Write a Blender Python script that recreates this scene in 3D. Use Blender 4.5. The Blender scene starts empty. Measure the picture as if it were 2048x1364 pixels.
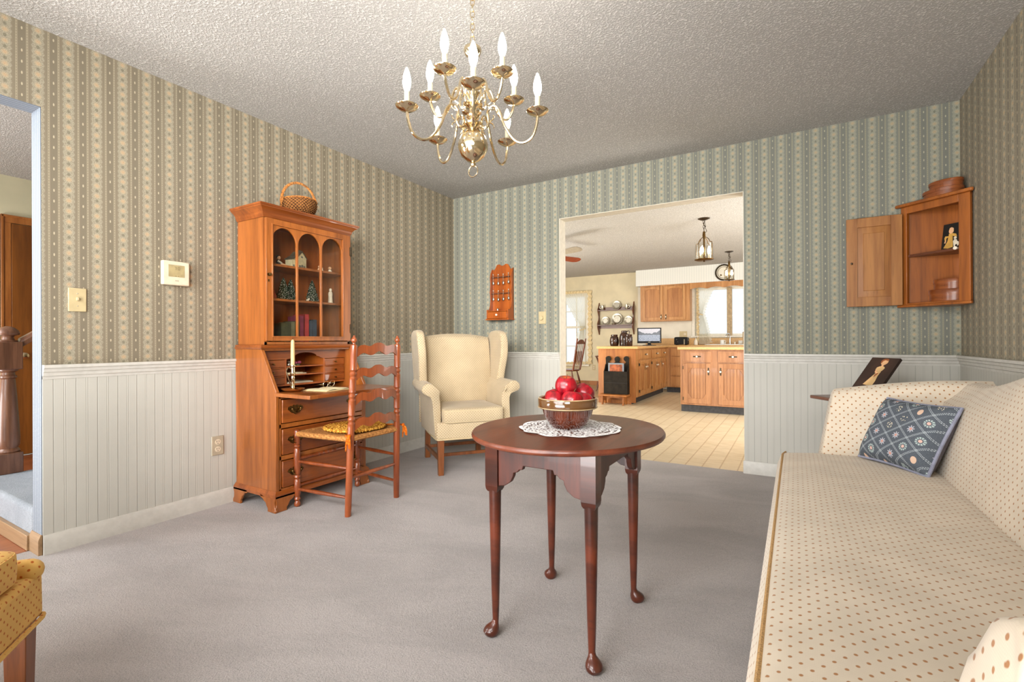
import bpy, bmesh, math, random
from mathutils import Vector, Matrix
random.seed(7)
PI = math.pi
SC = bpy.context.scene
COL = SC.collection
sin, cos = math.sin, math.cos


# ------------------------------------------------------------------ geometry
class MB:
    """collects shapes that become ONE mesh object"""
    def __init__(s):
        s.v, s.f, s.m, s.X = [], [], [], Matrix()

    def add(s, vs, fs, mi=0):
        n = len(s.v)
        s.v += [tuple(s.X @ Vector(p)) for p in vs]
        s.f += [tuple(n + i for i in f) for f in fs]
        s.m += [mi] * len(fs)
        return s

    def box(s, x0, x1, y0, y1, z0, z1, mi=0):
        return s.add([(x0, y0, z0), (x1, y0, z0), (x1, y1, z0), (x0, y1, z0), (x0, y0, z1), (x1, y0, z1), (x1, y1, z1), (x0, y1, z1)],
                     [(0, 3, 2, 1), (4, 5, 6, 7), (0, 1, 5, 4), (1, 2, 6, 5), (2, 3, 7, 6), (3, 0, 4, 7)], mi)

    def prism(s, poly, a, b, axis='z', mi=0):
        def P(u, v, w):
            return (w, u, v) if axis == 'x' else (u, w, v) if axis == 'y' else (u, v, w)
        n = len(poly)
        vs = [P(u, v, a) for u, v in poly] + [P(u, v, b) for u, v in poly]
        fs = [tuple(range(n))[::-1], tuple(range(n, 2 * n))] + [(i, (i + 1) % n, n + (i + 1) % n, n + i) for i in range(n)]
        return s.add(vs, fs, mi)

    def lathe(s, prof, c=(0, 0, 0), seg=16, mi=0, axis='z', sx=1, sy=1, squash=None):
        vs, fs = [], []
        for r, z in prof:
            for k in range(seg):
                t = 2 * PI * k / seg
                x, y = r * cos(t) * sx, r * sin(t) * sy
                vs.append((c[0] + x, c[1] + y, c[2] + z) if axis == 'z' else (c[0] + z, c[1] + x, c[2] + y) if axis == 'x' else (c[0] + x, c[1] + z, c[2] + y))
        n = len(prof)
        for i in range(n - 1):
            for k in range(seg):
                k2 = (k + 1) % seg
                fs.append((i * seg + k, i * seg + k2, (i + 1) * seg + k2, (i + 1) * seg + k))
        if prof[0][0] > 1e-6:
            fs.append(tuple(range(seg))[::-1])
        if prof[-1][0] > 1e-6:
            fs.append(tuple(range((n - 1) * seg, n * seg)))
        return s.add(vs, fs, mi)

    def tube(s, pts, r, seg=8, closed=False, mi=0, flat=1.0, up=None):
        pts = [Vector(p) for p in pts]
        n = len(pts)
        vs, fs = [], []
        prev = None
        for i, p in enumerate(pts):
            if closed:
                t = pts[(i + 1) % n] - pts[i - 1]
            else:
                t = pts[min(i + 1, n - 1)] - pts[max(i - 1, 0)]
            t.normalize()
            if up is not None:
                a = Vector(up).cross(t)
            elif prev is None:
                a = t.orthogonal()
            else:
                a = prev - t * prev.dot(t)
            if a.length < 1e-6:
                a = t.orthogonal()
            a.normalize()
            prev = a
            b = t.cross(a)
            rr = r[i] if isinstance(r, (list, tuple)) else r
            for k in range(seg):
                q = 2 * PI * k / seg
                vs.append(tuple(p + a * rr * cos(q) + b * rr * flat * sin(q)))
        m = n if closed else n - 1
        for i in range(m):
            for k in range(seg):
                k2, j = (k + 1) % seg, (i + 1) % n
                fs.append((i * seg + k, i * seg + k2, j * seg + k2, j * seg + k))
        if not closed:
            fs += [tuple(range(seg))[::-1], tuple(range((n - 1) * seg, n * seg))]
        return s.add(vs, fs, mi)

    def grid(s, fn, nu, nv, cu=False, cv=False, mi=0):
        vs = [fn(i / (nu if cu else nu - 1), j / (nv if cv else nv - 1)) for i in range(nu) for j in range(nv)]
        fs = []
        for i in range(nu if cu else nu - 1):
            for j in range(nv if cv else nv - 1):
                i2, j2 = (i + 1) % nu, (j + 1) % nv
                fs.append((i * nv + j, i * nv + j2, i2 * nv + j2, i2 * nv + j))
        return s.add(vs, fs, mi)

    def loft(s, loops, mi=0, cap=True):
        n = len(loops[0])
        vs = [p for L in loops for p in L]
        fs = []
        for i in range(len(loops) - 1):
            for k in range(n):
                k2 = (k + 1) % n
                fs.append((i * n + k, i * n + k2, (i + 1) * n + k2, (i + 1) * n + k))
        if cap:
            fs += [tuple(range(n))[::-1], tuple(range((len(loops) - 1) * n, len(loops) * n))]
        return s.add(vs, fs, mi)

    def mould(s, corners, prof, mi=0):
        """corners: (x, y, outx, outy); prof: closed list of (out, z)"""
        return s.loft([[(x + d * ox, y + d * oy, z) for d, z in prof] for x, y, ox, oy in corners], mi)

    def ell(s, c, r, seg=14, rings=8, mi=0, e1=1.0, e2=1.0):
        rx, ry, rz = (r, r, r) if not isinstance(r, (tuple, list)) else r

        def pw(a, e):
            return math.copysign(abs(a) ** e, a)
        vs = []
        for i in range(rings + 1):
            ph = -PI / 2 + PI * i / rings
            for k in range(seg):
                t = 2 * PI * k / seg
                vs.append((c[0] + rx * pw(cos(ph), e1) * pw(cos(t), e2), c[1] + ry * pw(cos(ph), e1) * pw(sin(t), e2), c[2] + rz * pw(sin(ph), e1)))
        fs = []
        for i in range(rings):
            for k in range(seg):
                k2 = (k + 1) % seg
                fs.append((i * seg + k, i * seg + k2, (i + 1) * seg + k2, (i + 1) * seg + k))
        return s.add(vs, fs, mi)


def obj(name, mb, mat, parent=None, bev=0.0, ang=38, seg=2, sub=0, flat=False, weld=True):
    me = bpy.data.meshes.new(name)
    me.from_pydata(mb.v, [], mb.f)
    for m in (mat if isinstance(mat, (list, tuple)) else [mat]):
        me.materials.append(m)
    me.polygons.foreach_set('material_index', mb.m)
    bm = bmesh.new()
    bm.from_mesh(me)
    if weld:
        bmesh.ops.remove_doubles(bm, verts=bm.verts, dist=1e-6)
    bmesh.ops.recalc_face_normals(bm, faces=bm.faces)
    bm.to_mesh(me)
    bm.free()
    if not flat:
        me.polygons.foreach_set('use_smooth', [True] * len(me.polygons))
        me.set_sharp_from_angle(angle=math.radians(ang))
    me.update()
    o = bpy.data.objects.new(name, me)
    COL.objects.link(o)
    if parent is not None:
        o.parent = parent
    if bev:
        b = o.modifiers.new('bevel', 'BEVEL')
        b.width, b.segments, b.limit_method, b.angle_limit = bev, seg, 'ANGLE', math.radians(35)
        b.harden_normals = False
    if sub:
        d = o.modifiers.new('smooth', 'SUBSURF')
        d.levels = d.render_levels = sub
    return o


def tag(o, label, cat, group=None, kind=None):
    o['label'], o['category'] = label, cat
    if group:
        o['group'] = group
    if kind:
        o['kind'] = kind
    return o


def thing(name, label, cat, loc=(0, 0, 0), rz=0.0, group=None):
    o = bpy.data.objects.new(name, None)
    o.empty_display_size = 0.05
    COL.objects.link(o)
    o.location, o.rotation_euler = loc, (0, 0, rz)
    return tag(o, label, cat, group)


def place(o, loc, rz=0.0):
    o.location, o.rotation_euler = loc, (0, 0, rz)
    return o


def struct(name, mb, mat, **k):
    o = obj(name, mb, mat, None, **k)
    o['kind'] = 'structure'
    return o


def dup(o, loc=None, rz=None, label=None, parent=None):
    c = o.copy()
    COL.objects.link(c)
    if parent is not None:
        c.parent = parent
        c.matrix_parent_inverse = o.matrix_parent_inverse.copy()
    if loc is not None:
        c.location = loc
    if rz is not None:
        c.rotation_euler = (0, 0, rz)
    if label:
        c['label'] = label
    for ch in list(o.children):
        dup(ch, parent=c)
    return c


def arc(cx, cy, r, a0, a1, n=10, ry=None):
    ry = r if ry is None else ry
    return [(cx + r * cos(a0 + (a1 - a0) * i / n), cy + ry * sin(a0 + (a1 - a0) * i / n)) for i in range(n + 1)]


def bez(pts, n=16):
    """Catmull-Rom through points (any dimension)"""
    out = []
    P = [pts[0]] + list(pts) + [pts[-1]]
    seg = len(pts) - 1
    for k in range(seg):
        p0, p1, p2, p3 = P[k:k + 4]
        m = max(2, n // seg)
        for i in range(m):
            t = i / m
            out.append(tuple(0.5 * (2 * b + (c - a) * t + (2 * a - 5 * b + 4 * c - d) * t * t + (3 * b - a - 3 * c + d) * t ** 3)
                             for a, b, c, d in zip(p0, p1, p2, p3)))
    out.append(tuple(pts[-1]))
    return out


# ------------------------------------------------------------------ materials
def lin(c):
    return tuple((x / 255 / 12.92 if x / 255 <= 0.04045 else ((x / 255 + 0.055) / 1.055) ** 2.4) for x in c[:3]) + (1.0,)


class Ex:
    def __init__(s, b, o):
        s.b, s.o = b, o

    def __add__(s, k): return s.b.math('ADD', s, k)
    def __radd__(s, k): return s.b.math('ADD', k, s)
    def __sub__(s, k): return s.b.math('SUBTRACT', s, k)
    def __rsub__(s, k): return s.b.math('SUBTRACT', k, s)
    def __mul__(s, k): return s.b.math('MULTIPLY', s, k)
    def __rmul__(s, k): return s.b.math('MULTIPLY', k, s)
    def __truediv__(s, k): return s.b.math('DIVIDE', s, k)
    def __lt__(s, k): return s.b.math('LESS_THAN', s, k)
    def __gt__(s, k): return s.b.math('GREATER_THAN', s, k)
    def abs(s): return s.b.math('ABSOLUTE', s)
    def fr(s): return s.b.math('FRACT', s)
    def floor(s): return s.b.math('FLOOR', s)
    def sin(s): return s.b.math('SINE', s)
    def sqrt(s): return s.b.math('SQRT', s)
    def max(s, k): return s.b.math('MAXIMUM', s, k)
    def min(s, k): return s.b.math('MINIMUM', s, k)

    def saw(s):
        """distance to the nearest whole number, 0..0.5"""
        return ((s + 0.5).fr() - 0.5).abs()


class B:
    def __init__(s, name):
        s.m = bpy.data.materials.new(name)
        s.m.use_nodes = True
        s.nt = s.m.node_tree
        s.p = s.nt.nodes['Principled BSDF']
        s._tc = None

    def node(s, t):
        return s.nt.nodes.new(t)

    def put(s, sock, v):
        if isinstance(v, Ex):
            s.nt.links.new(v.o, sock)
        elif isinstance(v, tuple):
            sock.default_value = lin(v) if len(sock.default_value) == 4 else v
        else:
            sock.default_value = v

    def math(s, op, a, b=None):
        n = s.node('ShaderNodeMath')
        n.operation = op
        s.put(n.inputs[0], a)
        if b is not None:
            s.put(n.inputs[1], b)
        return Ex(s, n.outputs[0])

    def tc(s):
        if s._tc is None:
            s._tc = s.node('ShaderNodeTexCoord')
        return s._tc

    def xyz(s, which='Object'):
        n = s.node('ShaderNodeSeparateXYZ')
        s.nt.links.new(s.tc().outputs[which], n.inputs[0])
        return [Ex(s, o) for o in n.outputs]

    def vec(s, x, y, z):
        n = s.node('ShaderNodeCombineXYZ')
        for i, v in enumerate((x, y, z)):
            s.put(n.inputs[i], v)
        return Ex(s, n.outputs[0])

    def noise(s, scale=5, detail=2, rough=0.5, v=None, dist=0.0):
        n = s.node('ShaderNodeTexNoise')
        s.nt.links.new(v.o if v is not None else s.tc().outputs['Object'], n.inputs['Vector'])
        n.inputs['Scale'].default_value = scale
        n.inputs['Detail'].default_value = detail
        n.inputs['Roughness'].default_value = rough
        n.inputs['Distortion'].default_value = dist
        return Ex(s, n.outputs['Fac'])

    def voro(s, scale=5, v=None):
        n = s.node('ShaderNodeTexVoronoi')
        s.nt.links.new(v.o if v is not None else s.tc().outputs['Object'], n.inputs['Vector'])
        n.inputs['Scale'].default_value = scale
        return Ex(s, n.outputs['Distance'])

    def mix(s, f, a, b):
        n = s.node('ShaderNodeMix')
        n.data_type = 'RGBA'
        s.put(n.inputs[0], f)
        s.put(n.inputs[6], a)
        s.put(n.inputs[7], b)
        return Ex(s, n.outputs[2])

    def sm(s, x, a, b):
        n = s.node('ShaderNodeMapRange')
        n.interpolation_type = 'SMOOTHSTEP'
        s.put(n.inputs[0], x)
        n.inputs[1].default_value, n.inputs[2].default_value = a, b
        return Ex(s, n.outputs[0])

    def bump(s, h, strength=0.3, dist=0.01):
        n = s.node('ShaderNodeBump')
        s.put(n.inputs['Height'], h)
        n.inputs['Strength'].default_value = strength
        n.inputs['Distance'].default_value = dist
        s.nt.links.new(n.outputs[0], s.p.inputs['Normal'])

    def fin(s, col=None, rough=0.6, metal=0.0, spec=None, emit=None, es=0.0, coat=0.0, alpha=None, trans=0.0, sheen=0.0):
        if col is not None:
            s.put(s.p.inputs['Base Color'], col)
        s.put(s.p.inputs['Roughness'], rough)
        s.p.inputs['Metallic'].default_value = metal
        if spec is not None:
            s.p.inputs['Specular IOR Level'].default_value = spec
        if emit is not None:
            s.put(s.p.inputs['Emission Color'], emit)
            s.p.inputs['Emission Strength'].default_value = es
        s.p.inputs['Coat Weight'].default_value = coat
        s.p.inputs['Transmission Weight'].default_value = trans
        s.p.inputs['Sheen Weight'].default_value = sheen
        if alpha is not None:
            s.put(s.p.inputs['Alpha'], alpha)
        return s.m


def plain(name, col, rough=0.6, var=0.06, scale=30, **k):
    b = B(name)
    n = b.noise(scale, 3)
    dark = tuple(int(c * (1 - var * 2)) for c in col)
    lite = tuple(min(255, int(c * (1 + var))) for c in col)
    return b.fin(b.mix(b.sm(n, 0.25, 0.75), dark, lite), rough, **k)


def wood(name, c0, c1, axis='z', freq=1.0, rough=0.32, coat=0.25, grain=0.5):
    """c0 dark, c1 light, grain runs along axis"""
    b = B(name)
    x, y, z = b.xyz()
    s = 0.07
    v = b.vec(x * (s if axis == 'x' else 1), y * (s if axis == 'y' else 1), z * (s if axis == 'z' else 1))
    n = b.noise(38 * freq, 4, 0.6, v, 0.4)
    n2 = b.noise(7 * freq, 2, 0.5, v, 1.2)
    n3 = b.noise(160 * freq, 2, 0.5, v)
    f = b.sm(n * grain + n2 * (1.0 - grain), 0.3, 0.68)
    c = b.mix(f, c0, c1)
    c = b.mix(b.sm(n3, 0.5, 0.75) * 0.25, c, tuple(int(k * 0.6) for k in c0))
    b.bump(n3, 0.03, 0.002)
    return b.fin(c, rough, coat=coat)


def fabric(name, base, dot, per=0.035, rad=0.085, second=None):
    b = B(name)
    x, y, z = b.xyz()
    nx, ny, nz = [k.abs() for k in b.xyz('Normal')]
    mz = (nz > nx.max(ny))
    mx = (nx > ny) * (1 - mz)
    u = y * mx + x * (1 - mx)
    v = y * mz + z * (1 - mz)
    u, v = u / per, v / per
    a, c = (u + v).saw(), (u - v).saw()
    d = (a * a + c * c).sqrt()
    m = 1 - b.sm(d, rad, rad * 1.9)
    wv = ((x * 2600).sin() * 0.5 + (y * 2600).sin() * 0.5 + (z * 2600).sin() * 0.5)
    n = b.noise(9, 3)
    col = b.mix(b.sm(n, 0.2, 0.8), tuple(int(k * 0.94) for k in base), base)
    col = b.mix(m, col, dot)
    b.bump(wv * 0.15 + m * 0.6, 0.12, 0.002)
    return b.fin(col, 0.9, spec=0.15, sheen=0.15)


def wallpaper(name, base, per, anchor, tone=(0, 0, 0)):
    """striped floral paper: runs along x on one wall and along y on the other (u = x + y)"""
    def T(c):
        return tuple(max(0, min(255, c[i] + tone[i])) for i in range(3))
    b = B(name)
    x, y, z = b.xyz()
    u = (x + y - anchor) / per
    du = u.saw()
    v = z / 0.0505
    dv = v.saw()
    n = b.noise(330, 2, 0.6)
    sd = (u + 0.5).fr() - 0.5
    sv = (v + 0.5).fr() - 0.5
    col = b.mix(b.sm(du, 0.17, 0.3), T(base), tuple(int(k * 0.97) for k in T(base)))
    # centre stripe, darker, with a little bud
    col = b.mix((du > 0.385), col, tuple(int(k * 0.93) for k in T(base)))
    bx_ = (0.5 - du) * per
    bz_ = (v + 0.3).saw() * 0.0505
    bud = bx_ * bx_ / 0.0000085 + bz_ * bz_ / 0.00005
    col = b.mix((1 - b.sm(bud, 0.6, 1.3)) * 0.9, col, T((188, 176, 150)))
    # chain stripes
    ch = 1 - b.sm((du - 0.335).abs(), 0.026, 0.040)
    beads = ((du - 0.335).abs() < 0.013) * ((v * 4).saw() < 0.22)
    col = b.mix(ch * 0.8, col, T((162, 152, 130)))
    col = b.mix(beads * 0.6, col, T((116, 106, 86)))
    # lacy leaves either side of the flowers
    leaf = (1 - b.sm(du + (v * 2).saw() * 0.10, 0.19, 0.235)) * b.sm(n, 0.45, 0.51)
    col = b.mix(leaf * 0.9, col, T((168, 162, 142)))
    hole = (1 - b.sm(((du / 0.055) * (du / 0.055) + ((0.5 - dv) / 0.15) * ((0.5 - dv) / 0.15)), 0.6, 1.4))
    col = b.mix(hole * 0.55, col, T((104, 100, 84)))
    # ragged many-petalled flowers
    fx, fz = sd * per, sv * 0.0505
    fr_ = (fx * fx + fz * fz).sqrt()
    ft = b.math('ARCTAN2', fz, fx)
    fl = fr_ / 0.0125 + (ft * 11).sin() * 0.22 + (n - 0.5) * 1.2
    petal = (b.sm((ft * 11 + fr_ * 900).sin(), -0.55, 0.1) * 0.4 + 0.35) * (b.sm(n, 0.38, 0.5) * 0.6 + 0.4)
    col = b.mix((1 - b.sm(fl, 0.8, 1.05)) * petal, col, T((192, 170, 138)))
    col = b.mix((1 - b.sm(fl, 0.22, 0.6)) * 0.4, col, T((196, 150, 108)))
    return b.fin(col, 0.75, spec=0.2)


def beadboard(name, base, per=0.083, off=0.0):
    b = B(name)
    x, y, z = b.xyz()
    u = (x + y - off) / per
    g1 = 1 - b.sm(u.saw(), 0.012, 0.03)
    uu = (u + 0.5)
    g2 = 1 - b.sm((uu.saw() - 0.045).abs(), 0.008, 0.02)
    n = b.noise(3, 2)
    col = b.mix(b.sm(n, 0.2, 0.8), tuple(int(k * 0.965) for k in base), base)
    col = b.mix(g1 * 0.30 + g2 * 0.16, col, tuple(int(k * 0.5) for k in base))
    b.bump(1 - g1 * 0.8 - g2 * 0.45, 0.35, 0.004)
    return b.fin(col, 0.45, spec=0.35)


M = {}
WALLC = (140, 136, 118)
M['paper_left'] = wallpaper('striped floral wallpaper left', (136, 126, 108), 0.1078, -3.017, (-6, -6, -6))
M['paper_back'] = wallpaper('striped floral wallpaper back', (136, 133, 122), 0.1045, 3.55, (-8, -3, -2))  # same paper, tinted cooler than the left wall to imitate cooler light
M['paper_right'] = wallpaper('striped floral wallpaper right', (138, 130, 115), 0.1065, 3.8, (-3, -3, -3))
M['bead'] = beadboard('painted beadboard', (191, 189, 180))
M['trim'] = plain('cream trim paint', (198, 195, 187), 0.4, 0.02)
M['jamb'] = plain('white casing paint', (208, 200, 184), 0.5, 0.02)
M['white'] = plain('white paint', (232, 230, 224), 0.5, 0.02)


def _ceil():
    b = B('popcorn ceiling')
    n = b.noise(95, 3, 0.65)
    n2 = b.noise(210, 2, 0.6)
    h = b.sm(n, 0.4, 0.72) + n2 * 0.35
    col = b.mix(b.sm(h, 0.3, 1.1), (176, 173, 168), (216, 213, 208))
    b.bump(h, 0.55, 0.012)
    return b.fin(col, 0.95, spec=0.1)


M['ceiling'] = _ceil()


def _carpet(name, c0, c1):
    b = B(name)
    x, y, z = b.xyz()
    fib = b.noise(190, 4, 0.75)
    clump = b.noise(45, 3, 0.6)
    tracks = b.noise(1.0, 3, 0.55, b.vec(x * 1.3 + y * 0.5, y * 3.0 - x * 1.2, z), 0.8)
    big = b.noise(2.2, 2)
    f = b.sm(tracks * 0.55 + big * 0.25 + clump * 0.2, 0.36, 0.62)
    col = b.mix(f, c0, c1)
    col = b.mix(b.sm(fib, 0.42, 0.66) * 0.5, col, tuple(int(k * 0.74) for k in c0))
    b.bump(fib + clump * 0.6, 0.8, 0.008)
    return b.fin(col, 1.0, spec=0.05, sheen=0.25)


M['carpet'] = _carpet('grey cut pile carpet', (168, 161, 158), (190, 182, 179))
M['carpet_blue'] = _carpet('blue grey stair carpet', (150, 158, 168), (178, 184, 192))


def _vinyl():
    b = B('striped vinyl plank floor')
    x, y, z = b.xyz()
    u = x / 0.125
    v = y / 0.11
    g = 1 - b.sm(u.saw(), 0.02, 0.055)
    g2 = (1 - b.sm((v + u.floor() * 0.37).saw(), 0.02, 0.06)) * 0.08
    n = b.noise(30, 4, 0.6, b.vec(x * 0.3, y, z))
    t = b.noise(1.1, 0, 0.5, b.vec(u.floor() * 3.1, v.floor(), 0.0))
    col = b.mix(b.sm(n * 0.7 + t * 0.3, 0.3, 0.7), (206, 189, 156), (224, 209, 180))
    col = b.mix((g + g2) * 0.55, col, (158, 126, 84))
    return b.fin(col, 0.33, spec=0.4)


M['vinyl'] = _vinyl()
M['hallwood'] = wood('red oak hall floor', (118, 62, 36), (160, 92, 58), 'y', 0.8, 0.35)
M['maple'] = wood('honey maple furniture', (116, 60, 18), (164, 94, 38), 'z', 0.8, 0.3, 0.35)
M['maple_y'] = wood('honey maple crosswise', (108, 51, 14), (154, 82, 30), 'y', 0.8, 0.3, 0.35)
M['maple_dark'] = wood('orange maple interior', (136, 66, 20), (176, 94, 34), 'z', 0.8, 0.45, 0.05)  # more orange maple for the inside of desk and hutch
M['chairwood'] = wood('reddish maple chair', (104, 46, 18), (148, 74, 34), 'z', 1.0, 0.28, 0.4)
M['pine'] = wood('antique pine', (112, 57, 14), (170, 96, 32), 'z', 0.6, 0.4, 0.2)
M['pine_door'] = wood('pale pine door', (132, 80, 34), (176, 120, 62), 'z', 0.6, 0.45, 0.15)
M['rackwood'] = wood('orange stained rack', (138, 62, 12), (176, 90, 26), 'z', 1.2, 0.35, 0.2)
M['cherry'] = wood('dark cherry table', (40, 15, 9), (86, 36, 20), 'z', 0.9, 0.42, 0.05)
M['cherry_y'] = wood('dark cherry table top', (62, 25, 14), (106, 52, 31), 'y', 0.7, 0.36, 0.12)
M['cherry_leg'] = wood('striped cherry leg', (34, 12, 7), (92, 40, 21), 'x', 0.7, 0.28, 0.25, 0.3)
M['walnut'] = wood('dark walnut', (74, 36, 18), (112, 60, 32), 'x', 1.0, 0.35, 0.2)
M['oak'] = wood('golden oak cabinet', (160, 104, 50), (196, 142, 86), 'z', 0.9, 0.4, 0.1)
M['oak_panel'] = wood('golden oak panel', (146, 90, 42), (184, 126, 70), 'z', 1.3, 0.42, 0.1)
M['oak_red'] = wood('reddish oak', (136, 88, 50), (172, 120, 76), 'z', 1.1, 0.4, 0.1)
M['newel'] = wood('brown oak newel', (84, 52, 36), (132, 90, 66), 'z', 1.2, 0.35, 0.2)
M['doorwood'] = wood('stained slab door', (98, 54, 14), (136, 80, 26), 'z', 0.5, 0.4, 0.15)
M['casing'] = wood('orange oak casing', (134, 76, 28), (172, 108, 50), 'z', 1.2, 0.4, 0.15)
M['tanwood'] = wood('tan baseboard', (128, 98, 66), (160, 128, 92), 'x', 1.0, 0.45, 0.1)
M['legwood'] = wood('brown chair leg', (96, 50, 22), (142, 82, 40), 'z', 1.2, 0.4, 0.2)
M['fab_sofa'] = fabric('cream dotted sofa cloth', (211, 197, 177), (160, 112, 70), 0.030, 0.098)
M['fab_wing'] = fabric('cream dotted chair cloth', (196, 178, 146), (132, 94, 52), 0.02, 0.12)
M['fab_gold'] = fabric('gold dotted chair cloth', (232, 186, 104), (186, 96, 34), 0.026, 0.11)
M['welt'] = plain('tan piping', (180, 142, 92), 0.9, 0.1, 300)
M['welt_cream'] = plain('cream piping', (200, 180, 142), 0.9, 0.08, 300)
M['brass'] = plain('polished brass', (236, 218, 182), 0.14, 0.03, 20, metal=1.0)
M['brass_dark'] = plain('antique brass', (112, 86, 48), 0.35, 0.15, 60, metal=1.0)
M['iron'] = plain('dark bronze metal', (72, 60, 46), 0.4, 0.15, 60, metal=0.8)
M['pewter'] = plain('pewter', (196, 190, 176), 0.34, 0.06, 40, metal=1.0)
M['chrome'] = plain('chrome', (220, 222, 226), 0.12, 0.02, 40, metal=1.0)
M['black'] = plain('black plastic', (20, 19, 19), 0.4, 0.1, spec=0.25)
M['blackgreen'] = plain('dark green black paint', (36, 31, 24), 0.7, 0.12, 14, spec=0.15)
M['almond'] = plain('almond plastic', (192, 174, 134), 0.4, 0.02)
M['plate_grey'] = plain('grey beige outlet plate', (176, 164, 142), 0.45, 0.02)
M['ivory'] = plain('ivory plastic', (214, 200, 176), 0.4, 0.02)
M['lcd'] = plain('lcd display', (170, 154, 112), 0.3, 0.04)
M['lcd_dark'] = plain('lcd digit', (92, 80, 52), 0.4, 0.02)
M['candle'] = plain('cream wax', (212, 184, 128), 0.5, 0.04, 12)
M['porcelain'] = plain('white porcelain', (238, 228, 208), 0.2, 0.02)
M['sleeve'] = plain('ivory candle sleeve', (168, 160, 136), 0.5, 0.02)
M['toe'] = plain('charcoal toe kick', (56, 54, 56), 0.6, 0.1)
M['counter'] = plain('tan laminate', (206, 164, 106), 0.35, 0.04, 60)
M['counter_top'] = plain('cream laminate', (214, 190, 150), 0.3, 0.04, 60)
M['kwall'] = plain('cream kitchen wall', (212, 200, 170), 0.7, 0.02, 4)
M['kwall_white'] = plain('off white kitchen wall', (222, 216, 200), 0.7, 0.02, 4)
M['hallwall'] = plain('pale green hall wall', (202, 196, 164), 0.7, 0.02, 4)
M['dark'] = plain('near black', (20, 14, 10), 0.7, 0.1)


def _jamb():  # bluish colour stands in for cool hall light on the striped paper
    b = B('narrow striped jamb paper tinted for cool light')
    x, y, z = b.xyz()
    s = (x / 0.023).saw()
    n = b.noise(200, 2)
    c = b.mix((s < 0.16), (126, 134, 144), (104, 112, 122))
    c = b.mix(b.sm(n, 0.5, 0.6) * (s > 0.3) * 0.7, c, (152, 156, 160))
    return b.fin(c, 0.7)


M['jamb_paper_cool_lit'] = _jamb()


def _soffit():
    b = B('pinstripe soffit paper')
    x, y, z = b.xyz()
    s = 1 - b.sm((x / 0.045).saw(), 0.06, 0.14)
    return b.fin(b.mix(s * 0.4, (222, 222, 216), (186, 190, 188)), 0.7)


M['soffit'] = _soffit()


def _glass(name, rough=0.0, tint=(250, 250, 248), a=0.12):
    b = B(name)
    tr = b.node('ShaderNodeBsdfTransparent')
    gl = b.node('ShaderNodeBsdfGlossy')
    gl.inputs['Roughness'].default_value = 0.02
    tr.inputs['Color'].default_value = lin(tint)
    mx = b.node('ShaderNodeMixShader')
    fr = b.node('ShaderNodeFresnel')
    fr.inputs['IOR'].default_value = 1.45
    f = Ex(b, fr.outputs[0]) * 0.30 + a * 0.08
    b.put(mx.inputs[0], f)
    b.nt.links.new(tr.outputs[0], mx.inputs[1])
    b.nt.links.new(gl.outputs[0], mx.inputs[2])
    b.nt.links.new(mx.outputs[0], b.nt.nodes['Material Output'].inputs['Surface'])
    return b.m


M['glass'] = _glass('clear glass')
M['lantern_glass'] = _glass('lantern glass', a=0.05)


def _bulb(name, col, st):
    b = B(name)
    z = b.xyz('Generated')[2]
    f = 0.35 + 1.0 * (1 - b.sm((z - 0.38).abs(), 0.0, 0.45))
    b.put(b.p.inputs['Base Color'], (255, 250, 235))
    b.put(b.p.inputs['Emission Color'], col)
    b.put(b.p.inputs['Emission Strength'], f * st)
    b.p.inputs['Roughness'].default_value = 0.15
    return b.m


M['bulb'] = _bulb('lit candle bulb', (255, 249, 238), 42.0)
M['bulb_k'] = _bulb('lit lantern bulb', (255, 236, 205), 40.0)


def _apple():
    b = B('red apple skin')
    x, y, z = b.xyz()
    n = b.noise(60, 3, 0.6, b.vec(x, y, z * 0.25))
    r = (x * x + y * y).sqrt()
    top = 1 - b.sm(r, 0.004, 0.024)
    top = top * (z > 0.04)
    col = b.mix(b.sm(n, 0.35, 0.7), (104, 5, 18), (164, 18, 32))
    col = b.mix(top * 0.65, col, (222, 110, 40))
    col = b.mix((b.voro(260) < 0.12) * 0.3, col, (214, 130, 100))
    return b.fin(col, 0.28, spec=0.5)


M['apple'] = _apple()
M['stem'] = plain('apple stem', (92, 60, 30), 0.8)


def _bowl():
    b = B('brown glazed stoneware')
    x, y, z = b.xyz()
    n = b.noise(22, 3, 0.6, b.vec(x, y, z * 0.4))
    col = b.mix(b.sm(n, 0.3, 0.7), (58, 22, 12), (92, 42, 24))
    col = b.mix((z > 0.066), col, (84, 56, 30))
    return b.fin(col, 0.12, spec=0.6, coat=0.5)


M['bowl'] = _bowl()
M['bowl_edge'] = plain('worn glaze edge', (170, 146, 110), 0.3, 0.08)


def _lace():
    b = B('white crochet lace')
    x, y, z = b.xyz()
    r = (x * x + y * y).sqrt()
    th = b.math('ARCTAN2', y, x) * (1 / (2 * PI))
    k = (r / 0.021)
    ring = k.floor()
    h1 = ((th * 36 + ring * 0.5).saw() < 0.2) * (k.saw() < 0.3) * (r > 0.05)
    h2 = ((b.voro(120) > 0.60)) * (r > 0.03)
    hole = h1.max(h2)
    col = b.mix(b.sm(b.noise(300, 2), 0.3, 0.7), (232, 228, 226), (252, 250, 248))
    return b.fin(col, 0.9, alpha=1 - hole * (r < 0.169))


M['lace'] = _lace()


def _rush():
    b = B('woven rush')
    x, y, z = b.xyz()
    # four triangles meet in the middle
    m = (x.abs() > y.abs())
    u = y * m + x * (1 - m)
    t = x * m + y * (1 - m)
    w = (t * 1600).sin()
    n = b.noise(90, 2)
    col = b.mix(b.sm(w * 0.12 + n, 0.25, 0.75), (138, 88, 44), (192, 136, 76))
    b.bump(w, 0.4, 0.003)
    return b.fin(col, 0.75, spec=0.2)


M['rush'] = _rush()


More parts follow.
